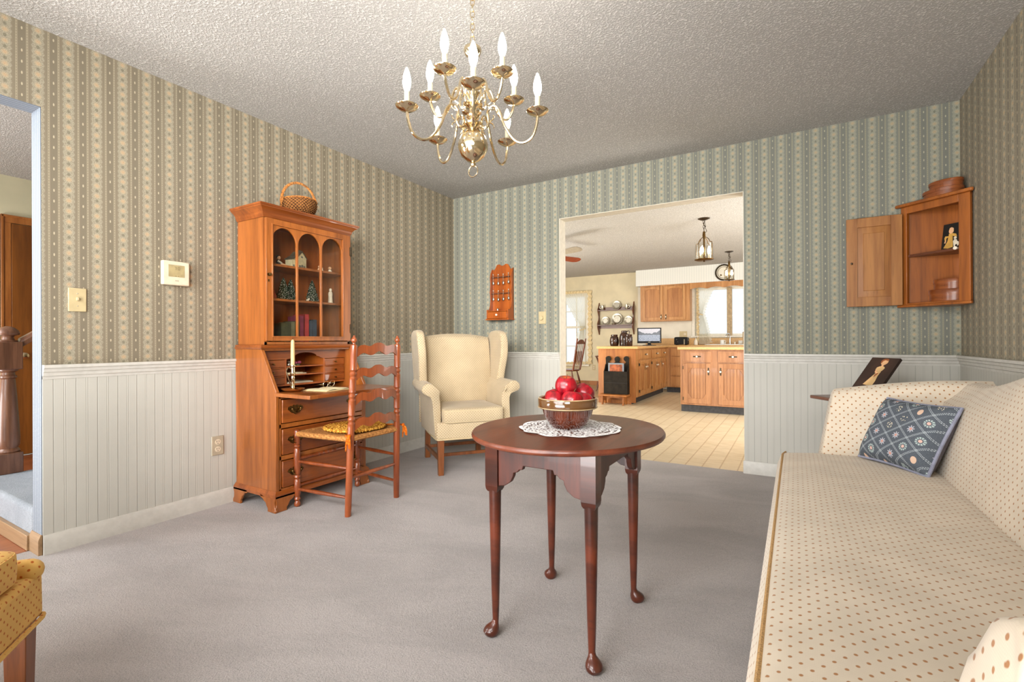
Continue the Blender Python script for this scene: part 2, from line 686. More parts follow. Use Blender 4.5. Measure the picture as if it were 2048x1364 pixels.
def _braid(name, c0, c1):
    b = B(name)
    n = b.voro(75)
    n2 = b.noise(200, 2)
    col = b.mix(b.sm(n, 0.25, 0.6), c0, c1)
    b.bump(n2 + n, 0.5, 0.004)
    return b.fin(col, 0.95, spec=0.1)


M['braid'] = _braid('gold and rust braided yarn', (226, 172, 76), (166, 110, 36))
M['yarn'] = _braid('orange yarn tie', (214, 120, 36), (176, 84, 20))


def _wicker():
    b = B('woven splint basket')
    x, y, z = b.xyz()
    th = b.math('ARCTAN2', y * 1.4, x) * (30 / (2 * PI))
    rows = z / 0.009
    w = (th + rows.floor() * 0.5).saw()
    d = rows.saw()
    n = b.noise(60, 2)
    f = b.sm(w * 1.4 - d * 0.7 + n * 0.4, 0.1, 0.9)
    col = b.mix(f, (74, 44, 20), (184, 124, 66))
    b.bump(f, 0.8, 0.006)
    return b.fin(col, 0.8, spec=0.2)


M['wicker'] = _wicker()
M['splint'] = plain('honey splint', (178, 112, 48), 0.7, 0.2, 120)


def _pillow():
    b = B('slate blue tapestry cloth')
    x, y, z = b.xyz()
    u, v = x / 0.094, z / 0.073
    a, c = u + v, u - v
    # double dotted lattice lines
    la = (a.saw() - 0.035).abs() < 0.016
    lc = (c.saw() - 0.035).abs() < 0.016
    dots = ((c * 13).saw() < 0.3) * la
    dots2 = ((a * 13).saw() < 0.3) * lc
    # motif at each cell centre
    ca, cc = (a.fr() - 0.5), (c.fr() - 0.5)
    px, pz = (ca + cc) * 0.5 * 0.094, (ca - cc) * 0.5 * 0.073
    r = (px * px + pz * pz).sqrt()
    th = b.math('ARCTAN2', pz, px)
    wn = b.node('ShaderNodeTexWhiteNoise')
    wn.noise_dimensions = '2D'
    b.nt.links.new(b.vec(a.floor() + 11.5, c.floor() + 5.5, 0.0).o, wn.inputs['Vector'])
    idn = Ex(b, wn.outputs['Value'])
    star = r < (0.0105 + 0.0045 * (th * 8).sin())
    wreath = ((r - 0.0125).abs() < 0.0035) * ((th * 11).sin() > -0.5)
    grape = ((b.voro(170)) < 0.36) * (r < 0.014)
    heart = r < 0.006
    fruit = ((px * px * 1.6 + pz * pz).sqrt() < 0.0125)
    bg = b.mix(b.sm(b.noise(500, 2), 0.3, 0.7), (76, 82, 90), (94, 100, 108))
    col = b.mix(dots.max(dots2), bg, (178, 186, 190))
    col = b.mix(star * (idn > 0.66), col, (176, 176, 184))
    col = b.mix(wreath * (idn < 0.3), col, (164, 178, 176))
    col = b.mix(heart * (idn < 0.3), col, (206, 172, 160))
    col = b.mix(grape * (idn < 0.66) * (idn > 0.48), col, (228, 218, 192))
    col = b.mix(fruit * (idn < 0.48) * (idn > 0.3), col, (206, 176, 154))
    col = b.mix((r < 0.005) * (idn > 0.66), col, (196, 142, 126))
    return b.fin(col, 0.95, spec=0.1)


M['pillow'] = _pillow()
M['pillow_back'] = plain('grey violet velvet', (112, 108, 118), 0.95, 0.06, 40)
M['pillow_welt'] = plain('grey blue cord', (138, 140, 158), 0.9, 0.05)


def _tv():
    b = B('mountain lake screen picture')
    x, y, z = b.xyz('Generated')
    n = b.noise(9, 4, 0.6, b.vec(x, 0.0, z * 0.2))
    n2 = b.noise(16, 4, 0.6, b.vec(x, 0.0, z * 4))
    ridge = 0.62 + (x - 0.5) * (x - 0.5) * 0.9 + (n - 0.5) * 0.3
    sky = b.mix(b.sm(n2, 0.35, 0.65), (216, 200, 206), (250, 244, 244))
    water = b.mix(b.sm(n2, 0.4, 0.6), (94, 106, 132), (206, 212, 226))
    col = b.mix((z < ridge), sky, (40, 46, 62))
    col = b.mix((z < 0.5 + (n - 0.5) * 0.08), col, water)
    b.put(b.p.inputs['Emission Color'], col)
    b.p.inputs['Emission Strength'].default_value = 0.75
    return b.fin((10, 10, 12), 0.2)


M['tv'] = _tv()


def _mag():
    b = B('magazine cover picture')
    x, y, z = b.xyz('Generated')
    n = b.noise(9, 3, 0.6)
    col = b.mix(b.sm(n, 0.35, 0.65), (92, 44, 26), (176, 92, 52))
    col = b.mix((z < 0.42) * (n > 0.5), col, (232, 204, 150))
    edge = ((x - 0.5).abs() > 0.40).max((z > 0.95))
    col = b.mix(edge, col, (120, 126, 134))
    return b.fin(col, 0.35)


M['mag'] = _mag()


def _brush():
    b = B('frosted bottle brush')
    n = b.voro(150)
    n2 = b.noise(240, 2)
    col = b.mix(b.sm(n2, 0.3, 0.7), (22, 36, 28), (70, 88, 66))
    col = b.mix((n < 0.36) * 0.9, col, (226, 222, 204))
    b.bump(n + n2, 1.0, 0.01)
    return b.fin(col, 0.9, spec=0.1)


M['brush'] = _brush()


def _curtain():
    b = B('sheer white curtain')
    tr = b.node('ShaderNodeBsdfTranslucent')
    df = b.node('ShaderNodeBsdfDiffuse')
    tp = b.node('ShaderNodeBsdfTransparent')
    for n_ in (tr, df):
        n_.inputs['Color'].default_value = lin((244, 240, 226))
    m1, m2 = b.node('ShaderNodeMixShader'), b.node('ShaderNodeMixShader')
    m1.inputs[0].default_value = 0.5
    m2.inputs[0].default_value = 0.22
    b.nt.links.new(tr.outputs[0], m1.inputs[1])
    b.nt.links.new(df.outputs[0], m1.inputs[2])
    b.nt.links.new(m1.outputs[0], m2.inputs[1])
    b.nt.links.new(tp.outputs[0], m2.inputs[2])
    b.nt.links.new(m2.outputs[0], b.nt.nodes['Material Output'].inputs['Surface'])
    return b.m


M['sheer'] = _curtain()
M['ruffle'] = plain('cream ruffle', (222, 200, 156), 0.9, 0.08, 60)
M['sash'] = plain('window sash', (228, 222, 208), 0.5, 0.02)
M['mullion'] = plain('tan window post', (176, 152, 116), 0.5, 0.06)
M['jug'] = plain('dark brown salt glaze', (52, 28, 18), 0.15, 0.25, 18, coat=0.4)
M['red_book'] = plain('red cloth cover', (172, 54, 54), 0.8, 0.06)
M['pink_book'] = plain('magenta cloth cover', (140, 52, 78), 0.8, 0.06)
M['green_book'] = plain('olive cloth cover', (74, 74, 48), 0.8, 0.08)
M['grey_book'] = plain('grey green cover', (108, 104, 76), 0.8, 0.08)
M['blue_book'] = plain('slate blue cover', (62, 72, 84), 0.8, 0.08)
M['pages'] = plain('page edges', (206, 190, 156), 0.9, 0.08, 200)
M['house_wall'] = plain('pale cream house', (226, 212, 170), 0.8, 0.04)
M['house_roof'] = plain('grey brown roof', (104, 92, 72), 0.8, 0.1)
M['skin'] = plain('painted flesh tone', (222, 172, 130), 0.6, 0.03)
M['cloth_red'] = plain('painted rust', (164, 66, 36), 0.6, 0.08)
M['cloth_dark'] = plain('painted dark clothes', (58, 44, 38), 0.6, 0.08)
M['cloth_white'] = plain('painted white', (226, 214, 190), 0.6, 0.04)
M['paint_dark'] = plain('dark painted board', (58, 36, 28), 0.5, 0.12, 8)
M['paint_black'] = plain('black picture ground', (22, 18, 16), 0.35, 0.1)
M['paint_dress'] = plain('painted cream dress', (226, 186, 130), 0.6, 0.06, 14)
M['paint_gold'] = plain('painted yellow dress', (208, 160, 74), 0.5, 0.08, 14)
M['paint_skin'] = plain('painted face', (232, 180, 132), 0.6, 0.03)
M['paint_hair'] = plain('painted auburn hair', (150, 84, 44), 0.6, 0.05)
M['shaker'] = wood('bent wood box', (112, 54, 22), (158, 88, 40), 'x', 1.0, 0.36, 0.2)
M['fan_glare'] = plain('fan blade in glare tone', (150, 140, 124), 0.4, 0.03)  # pale tone stands for glare on the wooden blades
M['fan_wood'] = wood('red brown fan blade', (110, 44, 22), (146, 66, 36), 'x', 1.0, 0.4)
M['windsor'] = wood('dark windsor chair', (72, 30, 14), (122, 58, 28), 'z', 1.2, 0.3, 0.3)
M['rope'] = plain('grey cord', (120, 110, 92), 0.8)


# ------------------------------------------------------------------ the rooms
W, H = 3.877, 2.44
YF = -5.7           # wall behind the camera
OL, OZ = -3.115, 2.0776   # hall opening edge and head height
OX0, OX1 = 1.188, 2.680   # kitchen opening
T = 0.115

struct('floor', MB().box(-0.118, W, YF, 0.03, -0.05, 0), M['carpet'])
struct('floor_kitchen', MB().box(-3.2, 4.6, 0.03, 6.2, -0.05, -0.001), M['vinyl'])
struct('floor_nook', MB().box(-3.2, 0.29, 3.95, 6.2, -0.0005, 0.002), wood('tan nook floor', (158, 124, 88), (190, 156, 116), 'x', 0.6, 0.5, 0.1))
struct('floor_hall', MB().box(-2.865, -0.118, -6.2, 1.0, -0.05, -0.001), M['hallwood'])
struct('ceiling', MB().box(-3.2, 4.6, -6.2, 6.4, H, H + 0.08), M['ceiling'])

struct('wall_left', MB().box(-T, 0, OL, 0.0, 0, H).box(-T, 0, -4.9, OL, OZ, H).box(-T, 0, YF, -4.9, 0, H), M['paper_left'])
struct('wall_back', MB().box(-T, OX0, 0, T, 0, H).box(OX1, W + T, 0, T, 0, H).box(OX0, OX1, 0, T, OZ, H), M['paper_back'])
struct('wall_right', MB().box(W, W + T, YF, 0, 0, H), M['paper_right'])
WX0, WX1, WZ0, WZ1 = 0.35, 2.75, 0.75, 2.15
struct('wall_front', MB().box(-T, WX0, YF - T, YF, 0, H).box(WX1, W + T, YF - T, YF, 0, H).box(WX0, WX1, YF - T, YF, 0, WZ0)
       .box(WX0, WX1, YF - T, YF, WZ1, H), M['paper_back'])
fr = MB()
for a, b_, c, d in ((WX0, WX0 + .06, WZ0, WZ1), (WX1 - .06, WX1, WZ0, WZ1), (WX0, WX1, WZ0, WZ0 + .06), (WX0, WX1, WZ1 - .06, WZ1),
                    (1.52, 1.58, WZ0, WZ1), (WX0, WX1, 1.43, 1.47)):
    fr.box(a, b_, YF - 0.09, YF - 0.03, c, d)
w3 = struct('window_3', fr, M['sash'])

# painted lining of the kitchen opening
struct('trim_opening', MB().box(OX0 - .001, OX0 + 0.004, -0.002, T + 0.003, 0, OZ).box(OX1 - 0.004, OX1 + .001, -0.002, T + 0.003, 0, OZ)
       .box(OX0, OX1, -0.002, T + 0.003, OZ - 0.004, OZ + .001), M['jamb'])

struct('trim_hall_jamb', MB().box(-T, -.0005, OL - .003, OL + .0005, 0, OZ).box(-T, -.0005, -4.9, OL, OZ - .003, OZ + .0005), M['jamb_paper_cool_lit'])

# wainscot, chair rail, baseboards
wz = 0.83
struct('trim_wainscot_left', MB().box(0, 0.006, OL, 0, 0, wz), M['bead'])
struct('trim_wainscot_back', MB().box(0.006, OX0, -0.006, 0, 0, wz).box(OX1, W - .006, -0.006, 0, 0, wz), M['bead'])
struct('trim_wainscot_right', MB().box(W - 0.006, W, YF, 0, 0, wz), M['bead'])
RAIL = [(0, .880), (.030, .880), (.030, .866), (.023, .862), (.021, .848), (.015, .845), (.014, .829), (.009, .826), (.008, .813), (0, .813)]
struct('trim_chair_rail_left', MB().mould([(0, OL, 1, 0), (0, 0, 1, -1), (OX0, 0, 0, -1)], RAIL), M['trim'], ang=25)
struct('trim_chair_rail_right', MB().mould([(OX1, 0, 0, -1), (W, 0, -1, -1), (W, YF, -1, 0)], RAIL), M['trim'], ang=25)
BASE = [(0, 0), (.016, 0), (.016, .068), (.012, .078), (.008, .090), (0, .093)]
struct('baseboard_left', MB().mould([(0, OL, 1, 0), (0, 0, 1, -1), (OX0, 0, 0, -1)], BASE), M['trim'], ang=25)
struct('baseboard_right', MB().mould([(OX1 - 0.01, 0, 0, -1), (W, 0, -1, -1), (W, YF, -1, 0)], BASE), M['trim'], ang=25)
struct('baseboard_hall', MB().mould([(0.0, OL, 0, -1), (-T - .01, OL, 0, -1)], [(0, 0), (.015, 0), (.015, .07), (.006, .092), (0, .093)]), M['tanwood'])

# ------------------------------------------------------------------ hall: wall, door, stair
HX = -2.865
struct('wall_hall', MB().box(HX - .1, HX, -6.2, 1.0, 0, H).box(HX, -T, 0.9, 1.0, 0, H).box(HX, -T, -6.3, -6.2, 0, H), M['hallwall'])
d1 = struct('door_1', MB().box(HX, HX + 0.022, -2.548, -1.70, 0.01, 2.025), M['doorwood'], bev=0.002)
d1['label'] = 'flat stained wooden hall door beyond the stair newel'
kb = MB()
kb.lathe([(0.030, 0), (0.032, 0.004), (0.026, 0.008), (0.010, 0.012), (0.009, 0.034), (0.020, 0.042), (0.030, 0.058), (0.028, 0.070), (0.014, 0.078), (0, 0.079)],
         (HX + 0.022, -2.485, 0.876), 16, axis='x')
k = obj('door_knob', kb, M['brass'], d1)
k['label'] = 'round brass door knob'
CAS = [(0, 0), (.016, 0), (.020, .012), (.018, .045), (.010, .06), (0, .062)]
cz = MB()
cz.box(HX, HX + .020, -2.612, -2.550, 0, 2.03).box(HX, HX + .020, -1.698, -1.636, 0, 2.03).box(HX, HX + .020, -2.612, -1.636, 2.03, 2.094)
cz.box(HX, HX + .027, -2.612, -2.596, 0, 2.094).box(HX, HX + .027, -2.612, -1.636, 2.078, 2.094)
struct('trim_door_casing', cz, M['casing'], bev=0.003)
struct('baseboard_hall_wall', MB().box(HX, HX + .014, -6.2, -2.612, 0, .09).box(HX, HX + .014, -1.636, 0.9, 0, .09), M['casing'])

st = thing('staircase', 'blue grey carpeted stair starting beyond the hall opening', 'stairs', (-0.63, -3.13, 0))
sb = MB()
for i in range(4):
    sb.box(-0.5, 0.505, 0.012 + i * 0.26, 1.10, 0.0 if i == 0 else .195 * i, 0.195 * (i + 1) - 0.002)
obj('carpeted_tread', sb, M['carpet_blue'], st, bev=0.022, seg=3)
obj('skirt_board', MB().box(-0.52, 0.508, -0.008, 0.012, 0, 0.072), M['tanwood'], st, bev=0.002)

nw = thing('newel_post', 'thick turned brown oak newel post on the first stair', 'newel post', (-1.14, -2.965, 0.193))
obj('newel_base', MB().box(-.055, .055, -.055, .055, 0, .125), M['newel'], nw, bev=0.004)
obj('newel_shaft', MB().lathe([(.050, .125), (.054, .132), (.050, .142), (.044, .150), (.052, .17), (.0535, .21), (.048, .33), (.040, .47), (.034, .555), (.032, .572),
                               (.040, .580), (.040, .590), (.032, .598), (.031, .612), (.044, .622), (.046, .632)], seg=20), M['newel'], nw)
obj('newel_block', MB().box(-.055, .055, -.055, .055, .630, .800), M['newel'], nw, bev=0.006)
obj('newel_cap', MB().lathe([(.045, .80), (.047, .806), (.030, .812), (.026, .828), (.030, .836), (.050, .842), (.054, .852), (.048, .868), (.030, .886), (.010, .894), (0, .895)], seg=20),
    M['newel'], nw)
hr = MB()
hr.loft([[(-1.14 + dx, y, z + dz) for dx, dz in ((-.03, -.03), (.03, -.03), (.034, .005), (.022, .028), (-.022, .028), (-.034, .005))]
         for y, z in ((-2.915, 0.985), (-1.95, 1.71))])
tag(obj('stair_handrail', hr, M['newel'], bev=0.004), 'sloping brown oak handrail rising from the newel post', 'handrail')
bl = MB()
bx, by = -1.075, -2.80
bl.box(bx - .02, bx + .02, by - .02, by + .02, 0.193, 0.42)
bl.lathe([(.016, .42), (.021, .428), (.014, .44), (.021, .452), (.017, .47), (.018, .60), (.014, .80), (.013, 1.0), (.018, 1.01), (.02, 1.04)], (bx, by, 0), 12)
bl.box(bx - .016, bx + .016, by - .016, by + .016, 1.03, 1.055)
tag(obj('stair_baluster', bl, M['newel'], bev=0.002), 'slim turned brown baluster standing under the stair handrail', 'baluster')

# ------------------------------------------------------------------ switches on the left wall
th = thing('thermostat', 'square ivory thermostat with lit display on left wall', 'thermostat', (0, -2.565, 1.370))
obj('housing', MB().box(0, .028, -.068, .068, -.068, .066), M['ivory'], th, bev=0.006, seg=3)
sc = MB().box(.027, .0286, -.040, .041, -.022, .044, 0)
for (cx, segs) in ((-.006, 'abc'), (.012, 'abcdef')):
    w_, h_, t_ = .0048, .0085, .0016
    z0 = .030
    R = dict(a=(-w_, w_, h_ - t_, h_), b=(w_ - t_, w_, 0, h_), c=(w_ - t_, w_, -h_, 0), d=(-w_, w_, -h_, -h_ + t_), e=(-w_, -w_ + t_, -h_, 0), f=(-w_, -w_ + t_, 0, h_))
    for k_ in segs:
        a, b_, c, d = R[k_]
        sc.box(.0284, .0289, cx + a, cx + b_, z0 + c - .004, z0 + d - .004, 1)
sc.box(.0284, .0288, -.006, .001, -.0185, -.0165, 1).box(.0284, .0288, .006, .013, -.0185, -.0165, 1)
sc.box(.027, .0284, -.040, .041, .0425, .0445, 1).box(.027, .0284, .0395, .0415, -.022, .044, 1)
obj('display', sc, [M['lcd'], M['lcd_dark']], th, flat=True)
obj('maker_mark', MB().box(.0278, .0285, -.007, .012, -.046, -.040), M['plate_grey'], th)

sw = thing('light_switch', 'almond toggle light switch plate on left wall', 'switch', (0, -2.988, 1.191))
obj('plate', MB().box(0, .006, -.035, .035, -.057, .057), M['almond'], sw, bev=0.003)
obj('toggle', MB().box(.005, .016, -.005, .005, -.004, .012), M['almond'], sw, bev=0.002)
for q in (.030, -.030):
    obj('screw', MB().lathe([(.003, 0), (.002, .0012), (0, .0013)], (.006, 0, q), 8, axis='x'), M['plate_grey'], sw)

ou = thing('wall_outlet', 'grey beige duplex outlet set in the left wainscot', 'outlet', (0.006, -2.338, 0.362))
obj('plate', MB().box(0, .006, -.035, .035, -.057, .057), M['plate_grey'], ou, bev=0.003)
for s_ in (1, -1):
    rc = MB().prism(arc(0, s_ * .022, .0165, 0, 2 * PI, 16)[:-1], .005, .0075, 'x')
    for yy in (-.006, .006):
        rc.box(.0073, .0079, yy - .0012, yy + .0012, s_ * .022 - .001, s_ * .022 + .008, 1)
    rc.box(.0073, .0079, -.002, .002, s_ * .022 - .011, s_ * .022 - .007, 1)
    obj('receptacle', rc, [M['ivory'], M['dark']], ou)

dm = thing('dimmer_switch', 'almond round-knob dimmer plate on the wall beside the kitchen opening', 'switch', (1.014, 0, 1.195))
obj('plate', MB().box(-.036, .036, -.007, 0, -.057, .057), M['almond'], dm, bev=0.003)
obj('dial', MB().lathe([(.020, 0), (.020, -.012), (.017, -.016), (0, -.017)], (-.006, -.006, -.004), 20, axis='y'), M['almond'], dm)

# ------------------------------------------------------------------ secretary desk
SX, SY = 0.022, -1.900
sec = thing('secretary_desk', 'tall honey maple secretary desk with glazed hutch and open writing lid', 'desk', (SX, SY, 0))
w = 0.335
side = [(0, .10), (.405, .10), (.405, .665), (.41, .69), (.262, .945), (0, .945)]
cs = MB()
for s_ in (-1, 1):
    cs.prism(side, s_ * w, s_ * (w - .02), 'x' if False else 'y')
cs.box(0, .012, -w, w, .10, .945)
cs.box(0, .262, -w, w, .930, .945)
cs.box(.0, .40, -w + .02, w - .02, .655, .668)
for z0, z1 in ((.100, .128), (.292, .318), (.478, .503), (.650, .668)):
    cs.box(.02, .405, -w + .02, w - .02, z0, z1)
cs.box(.385, .405, -w + .02, -w + .034, .1, .668).box(.385, .405, w - .034, w - .02, .1, .668)
obj('desk_carcass', cs, M['maple'], sec, bev=0.002)
mp = [(0, .082), (.016, .082), (.016, .100), (.010, .108), (.004, .116), (0, .118)]
corn = [(0, -w, 0, -1), (.405, -w, 1, -1), (.405, w, 1, 1), (0, w, 0, 1)]
bmold = MB().mould(corn, mp)
obj('base_moulding', bmold, M['maple_y'], sec, ang=25)
mp2 = [(0, .940), (.012, .940), (.016, .948), (.010, .955), (.012, .964), (0, .968)]
obj('waist_moulding', MB().mould([(0, -w + .008, 0, -1), (.262, -w + .008, 1, -1), (.262, w - .008, 1, 1), (0, w - .008, 0, 1)], mp2), M['maple_y'], sec, ang=25)
FT = [(-.016, .095), (.135, .095), (.128, .074), (.108, .070), (.094, .056), (.078, .050), (.070, .032), (.058, .018), (.060, 0), (-.018, 0), (-.022, .012), (-.008, .036), (-.006, .060), (-.014, .080)]
for s_ in (-1, 1):
    ft = MB()
    ft.prism([(s_ * (w - u), v) for u, v in FT], .395, .421, 'x')
    ft.prism([(.405 - u, v) for u, v in FT], s_ * w, s_ * (w + .016), 'y')
    obj('foot', ft, M['maple'], sec, bev=0.003)
    ft = MB().prism([(u + .01, v) for u, v in FT], s_ * w, s_ * (w + .016), 'y')
    obj('foot', ft, M['maple'], sec, bev=0.003)
BAT = [(0, .022), (.012, .030), (.022, .020), (.034, .024), (.048, .016), (.052, .004), (.040, -.004), (.030, -.016), (.014, -.020), (0, -.030)]
BAT = BAT + [(-u, v) for u, v in BAT[::-1][1:-1]]
for z0, z1 in ((.130, .290), (.320, .476), (.505, .648)):
    dr = obj('drawer', MB().box(.385, .414, -w + .036, w - .036, z0 + .003, z1 - .003), M['maple_y'], sec, bev=0.004)
    for yy in (-.215, .215):
        zc = (z0 + z1) / 2 + .004
        hd = MB().prism([(yy + u, zc + v) for u, v in BAT], .4135, .4165, 'x')
        for q in (-.028, .028):
            hd.lathe([(.006, 0), (.006, .010), (.008, .013), (.004, .018), (0, .018)], (.416, yy + q, zc + .006), 8, axis='x')
        hd.tube([(.424 + .004 * sin(PI * i / 10), yy + .028 * cos(PI + PI * i / 10), zc + .006 - .026 * sin(PI * i / 10)) for i in range(11)], .0028, 6)
        obj('bail_handle', hd, M['brass_dark'], dr)
ld = obj('writing_lid', MB().box(.402, .715, -w - .004, w + .004, .668, .688), M['maple_y'], sec, bev=0.003)
for q in (-w - .005, w - .05):
    obj('lid_end', MB().box(.402, .7155, q, q + .055, .6665, .6885), M['maple'], ld, bev=.003)
# pigeonholes
gx = .215
gl = MB()
gl.box(.013, gx, -w + .02, w - .02, .705, .716)
for yy in (-.143, .143):
    gl.box(.013, gx, yy - .006, yy + .006, .716, .93)
gl.box(.013, gx, -.14, .14, .768, .775).box(.013, gx, -.14, .14, .822, .829)
for s_ in (-1, 1):
    for zz in (.762, .815):
        gl.box(.013, gx, s_ * .146, s_ * .314, zz, zz + .005)
gl.box(.012, .018, -w + .02, w - .02, .668, .93)
obj('pigeonhole_case', gl, M['maple_dark'], sec)
va = [(-w + .02, .872)] + [(-.143, .872), (-.118, .876), (-.098, .888), (-.082, .889)] + [(.082 * cos(a), .889 + .026 * sin(a)) for a in [PI - PI * i / 10 for i in range(1, 10)]] + \
     [(.082, .889), (.098, .888), (.118, .876), (.143, .872), (w - .02, .872), (w - .02, .932), (-w + .02, .932)]
obj('arched_valance', MB().prism(va, gx - .004, gx + .004, 'x'), M['maple_y'], sec)
for s_ in (-1, 1):
    for z0, z1 in ((.717, .761), (.768, .814), (.821, .870)):
        sd = obj('small_drawer', MB().box(.05, gx + .003, s_ * .150, s_ * .312, z0 + .001, z1 - .001), M['maple_y'], sec, bev=0.002)
        obj('knob', MB().lathe([(.004, 0), (.003, .006), (.006, .010), (.006, .013), (0, .015)], (gx + .003, s_ * .231, (z0 + z1) / 2), 10, axis='x'), M['brass_dark'], sd)
# hutch
hy0, hy1, hd_ = -.318, .312, .270
hc = MB()
hc.box(0, hd_, hy0, hy0 + .018, .966, 1.745).box(0, hd_, hy1 - .018, hy1, .966, 1.745)
hc.box(0, hd_, hy0, hy1, .966, .985).box(0, hd_, hy0, hy1, 1.730, 1.745)
obj('hutch_case', hc, M['maple'], sec, bev=0.0015)
obj('hutch_back', MB().box(0.001, .010, hy0 + .018, hy1 - .018, .985, 1.73), M['maple_dark'], sec)
for zz in (1.250, 1.462):
    obj('hutch_shelf', MB().box(.010, .250, hy0 + .018, hy1 - .018, zz - .014, zz), M['maple'], sec)
CR = [(0, 1.728), (.006, 1.728), (.010, 1.738), (.014, 1.744), (.016, 1.756), (.028, 1.772), (.044, 1.782), (.046, 1.788), (.050, 1.790), (.052, 1.800), (0, 1.803)]
cm = MB().mould([(0, hy0, 0, -1), (hd_, hy0, 1, -1), (hd_, hy1, 1, 1), (0, hy1, 0, 1)], CR)
cm.box(0, hd_ + .045, hy0 - .045, hy1 + .045, 1.795, 1.8025)
obj('crown_moulding', cm, M['maple_y'], sec, ang=22)
gy0, gy1 = -.275, .242
dz0, dz1 = .990, 1.724
dm_ = MB()
dm_.box(.268, .290, hy0 + .003, gy0, dz0, dz1).box(.268, .290, gy1, hy1 - .004, dz0, dz1)
dm_.box(.268, .290, gy0, gy1, dz0, 1.017)
n3 = (gy1 - gy0 - 2 * .012) / 3
ys = []
for i in range(3):
    a = gy0 + i * (n3 + .012)
    ys.append((a, a + n3))
    poly = [(a - (.006 if i else 0), 1.69), (a - (.006 if i else 0), 1.592), (a, 1.592)]
    c_, r_ = a + n3 / 2, n3 / 2
    poly += [(c_ - r_ * cos(PI * j / 14), 1.592 + (r_ + .006) * sin(PI * j / 14)) for j in range(15)]
    e_ = a + n3
    poly += [(e_ + (.006 if i < 2 else 0), 1.592), (e_ + (.006 if i < 2 else 0), 1.69)]
    dm_.prism(poly, .270, .284, 'x')
    if i < 2:
        dm_.box(.270, .284, e_, e_ + .012, 1.017, 1.594)
dm_.box(.268, .290, gy0, gy1, 1.688, dz1)
# raised bead round the glass
for a, b_, c, d in ((gy0 - .006, gy0 + .002, 1.012, 1.694), (gy1 - .002, gy1 + .006, 1.012, 1.694), (gy0, gy1, 1.010, 1.018), (gy0, gy1, 1.688, 1.696)):
    dm_.box(.286, .294, a, b_, c, d)
hdoor = obj('hutch_door', dm_, M['maple'], sec, bev=0.002)
obj('glass_pane', MB().box(.272, .274, gy0 - .004, gy1 + .004, 1.014, 1.69), M['glass'], hdoor)
for zz in (1.615, 1.075):
    obj('hinge', MB().box(.270, .293, hy1 - .012, hy1 + .006, zz - .03, zz + .03).lathe([(.004, -.034), (.004, .034)], (.292, hy1 - .002, zz), 8), M['iron'], hdoor)
es = MB().lathe([(.010, 0), (.010, .002), (0, .003)], (.290, -.300, 1.385), 12, axis='x').lathe([(.006, 0), (.005, .012), (.009, .016), (0, .022)], (.290, -.298, 1.385), 10, axis='x')
es.box(.290, .292, -.305, -.297, 1.342, 1.356)
obj('door_knob', es, M['brass_dark'], hdoor)


def at(x, y, z):
    """secretary coordinates -> room"""
    return (SX + x, SY + y, z)


# basket on top
bk = thing('splint_basket', 'round woven splint basket with hoop handle on top of the secretary', 'basket', (0.165, -1.893, 1.803), rz=-0.30)
bk.scale = (1.14, 1.14, 1.05)
bb = MB()
bb.grid(lambda u, v: ((.125 * (1 - .10 * (1 - v)) * (sin(PI * (.10 + .58 * v)) ** .55) + .004 * cos(44 * PI * u) * (1 if int(v * 12) % 2 else -1)) * cos(2 * PI * u),
                      (.098 * (1 - .10 * (1 - v)) * (sin(PI * (.10 + .58 * v)) ** .55) + .004 * cos(44 * PI * u) * (1 if int(v * 12) % 2 else -1)) * sin(2 * PI * u), .108 * v), 66, 13, cu=True)
bb.lathe([(.001, .002), (.075, .002), (.08, .006)], seg=24, sy=.8)
obj('basket_body', bb, M['wicker'], bk)
obj('rim', MB().tube([(.112 * cos(2 * PI * i / 32), .088 * sin(2 * PI * i / 32), .108) for i in range(32)], .006, 6, closed=True), M['splint'], bk)
obj('handle', MB().tube([(0, .095 * cos(PI * i / 20), .10 + .125 * sin(PI * i / 20)) for i in range(21)], .0075, 8, flat=.5, up=(1, 0, 0)), M['splint'], bk)
for s_ in (-1, 1):
    ey = MB()
    ey.loft([[(dx * q, s_ * (.094 + .008 * (1 - q)), .108 + dz * q) for dx, dz in ((0, .045), (.04, 0), (0, -.05), (-.04, 0))] for q in (1, .8, .5, .2)])
    obj('god_eye_lashing', ey, M['splint'], bk, flat=True)

# hutch contents -------------------------------------------------------------
S1, S2, S0 = 1.4622, 1.2502, 0.9852


def figurine(name, label, cat, loc, build, rz=0.0, group=None):
    t = thing(name, label, cat, loc, rz, group)
    for nm, mb, m in build:
        obj(nm, mb, m, t)
    return t


figurine('figurine', 'seated child figurine with dark hair on the top hutch shelf', 'figurine', at(.155, -.150, S1), [
    ('body', MB().loft([[(r * cos(2 * PI * k / 10), r * .8 * sin(2 * PI * k / 10), z) for k in range(10)] for r, z in ((.018, 0), (.020, .012), (.016, .028), (.012, .040), (.006, .046))]), M['cloth_dark']),
    ('collar', MB().tube([(.010, -.010, .036), (.016, .004, .026), (.014, .014, .020)], .007, 8), M['cloth_white']),
    ('legs', MB().tube([(.006, .006, .010), (.022, .020, .014), (.026, .040, .008)], [.009, .008, .006], 8).ell((.027, .046, .007), (.008, .009, .006), 8, 6), M['skin']),
    ('head', MB().ell((.004, 0, .056), (.012, .012, .013), 12, 8), M['skin']),
    ('hair', MB().ell((-.001, -.001, .061), (.0135, .0135, .012), 12, 8), M['cloth_dark'])])
hs = thing('model_house', 'small cream toy house with pitched roof on the top hutch shelf', 'toy house', at(.12, .014, S1), rz=.25)
hs.scale = (1.12, 1.12, 1.12)
hb = MB().prism([(-.036, 0), (.036, 0), (.036, .072), (0, .108), (-.036, .072)], -.026, .034, 'x')
hb.box(-.052, -.026, -.060, -.030, 0, .055)
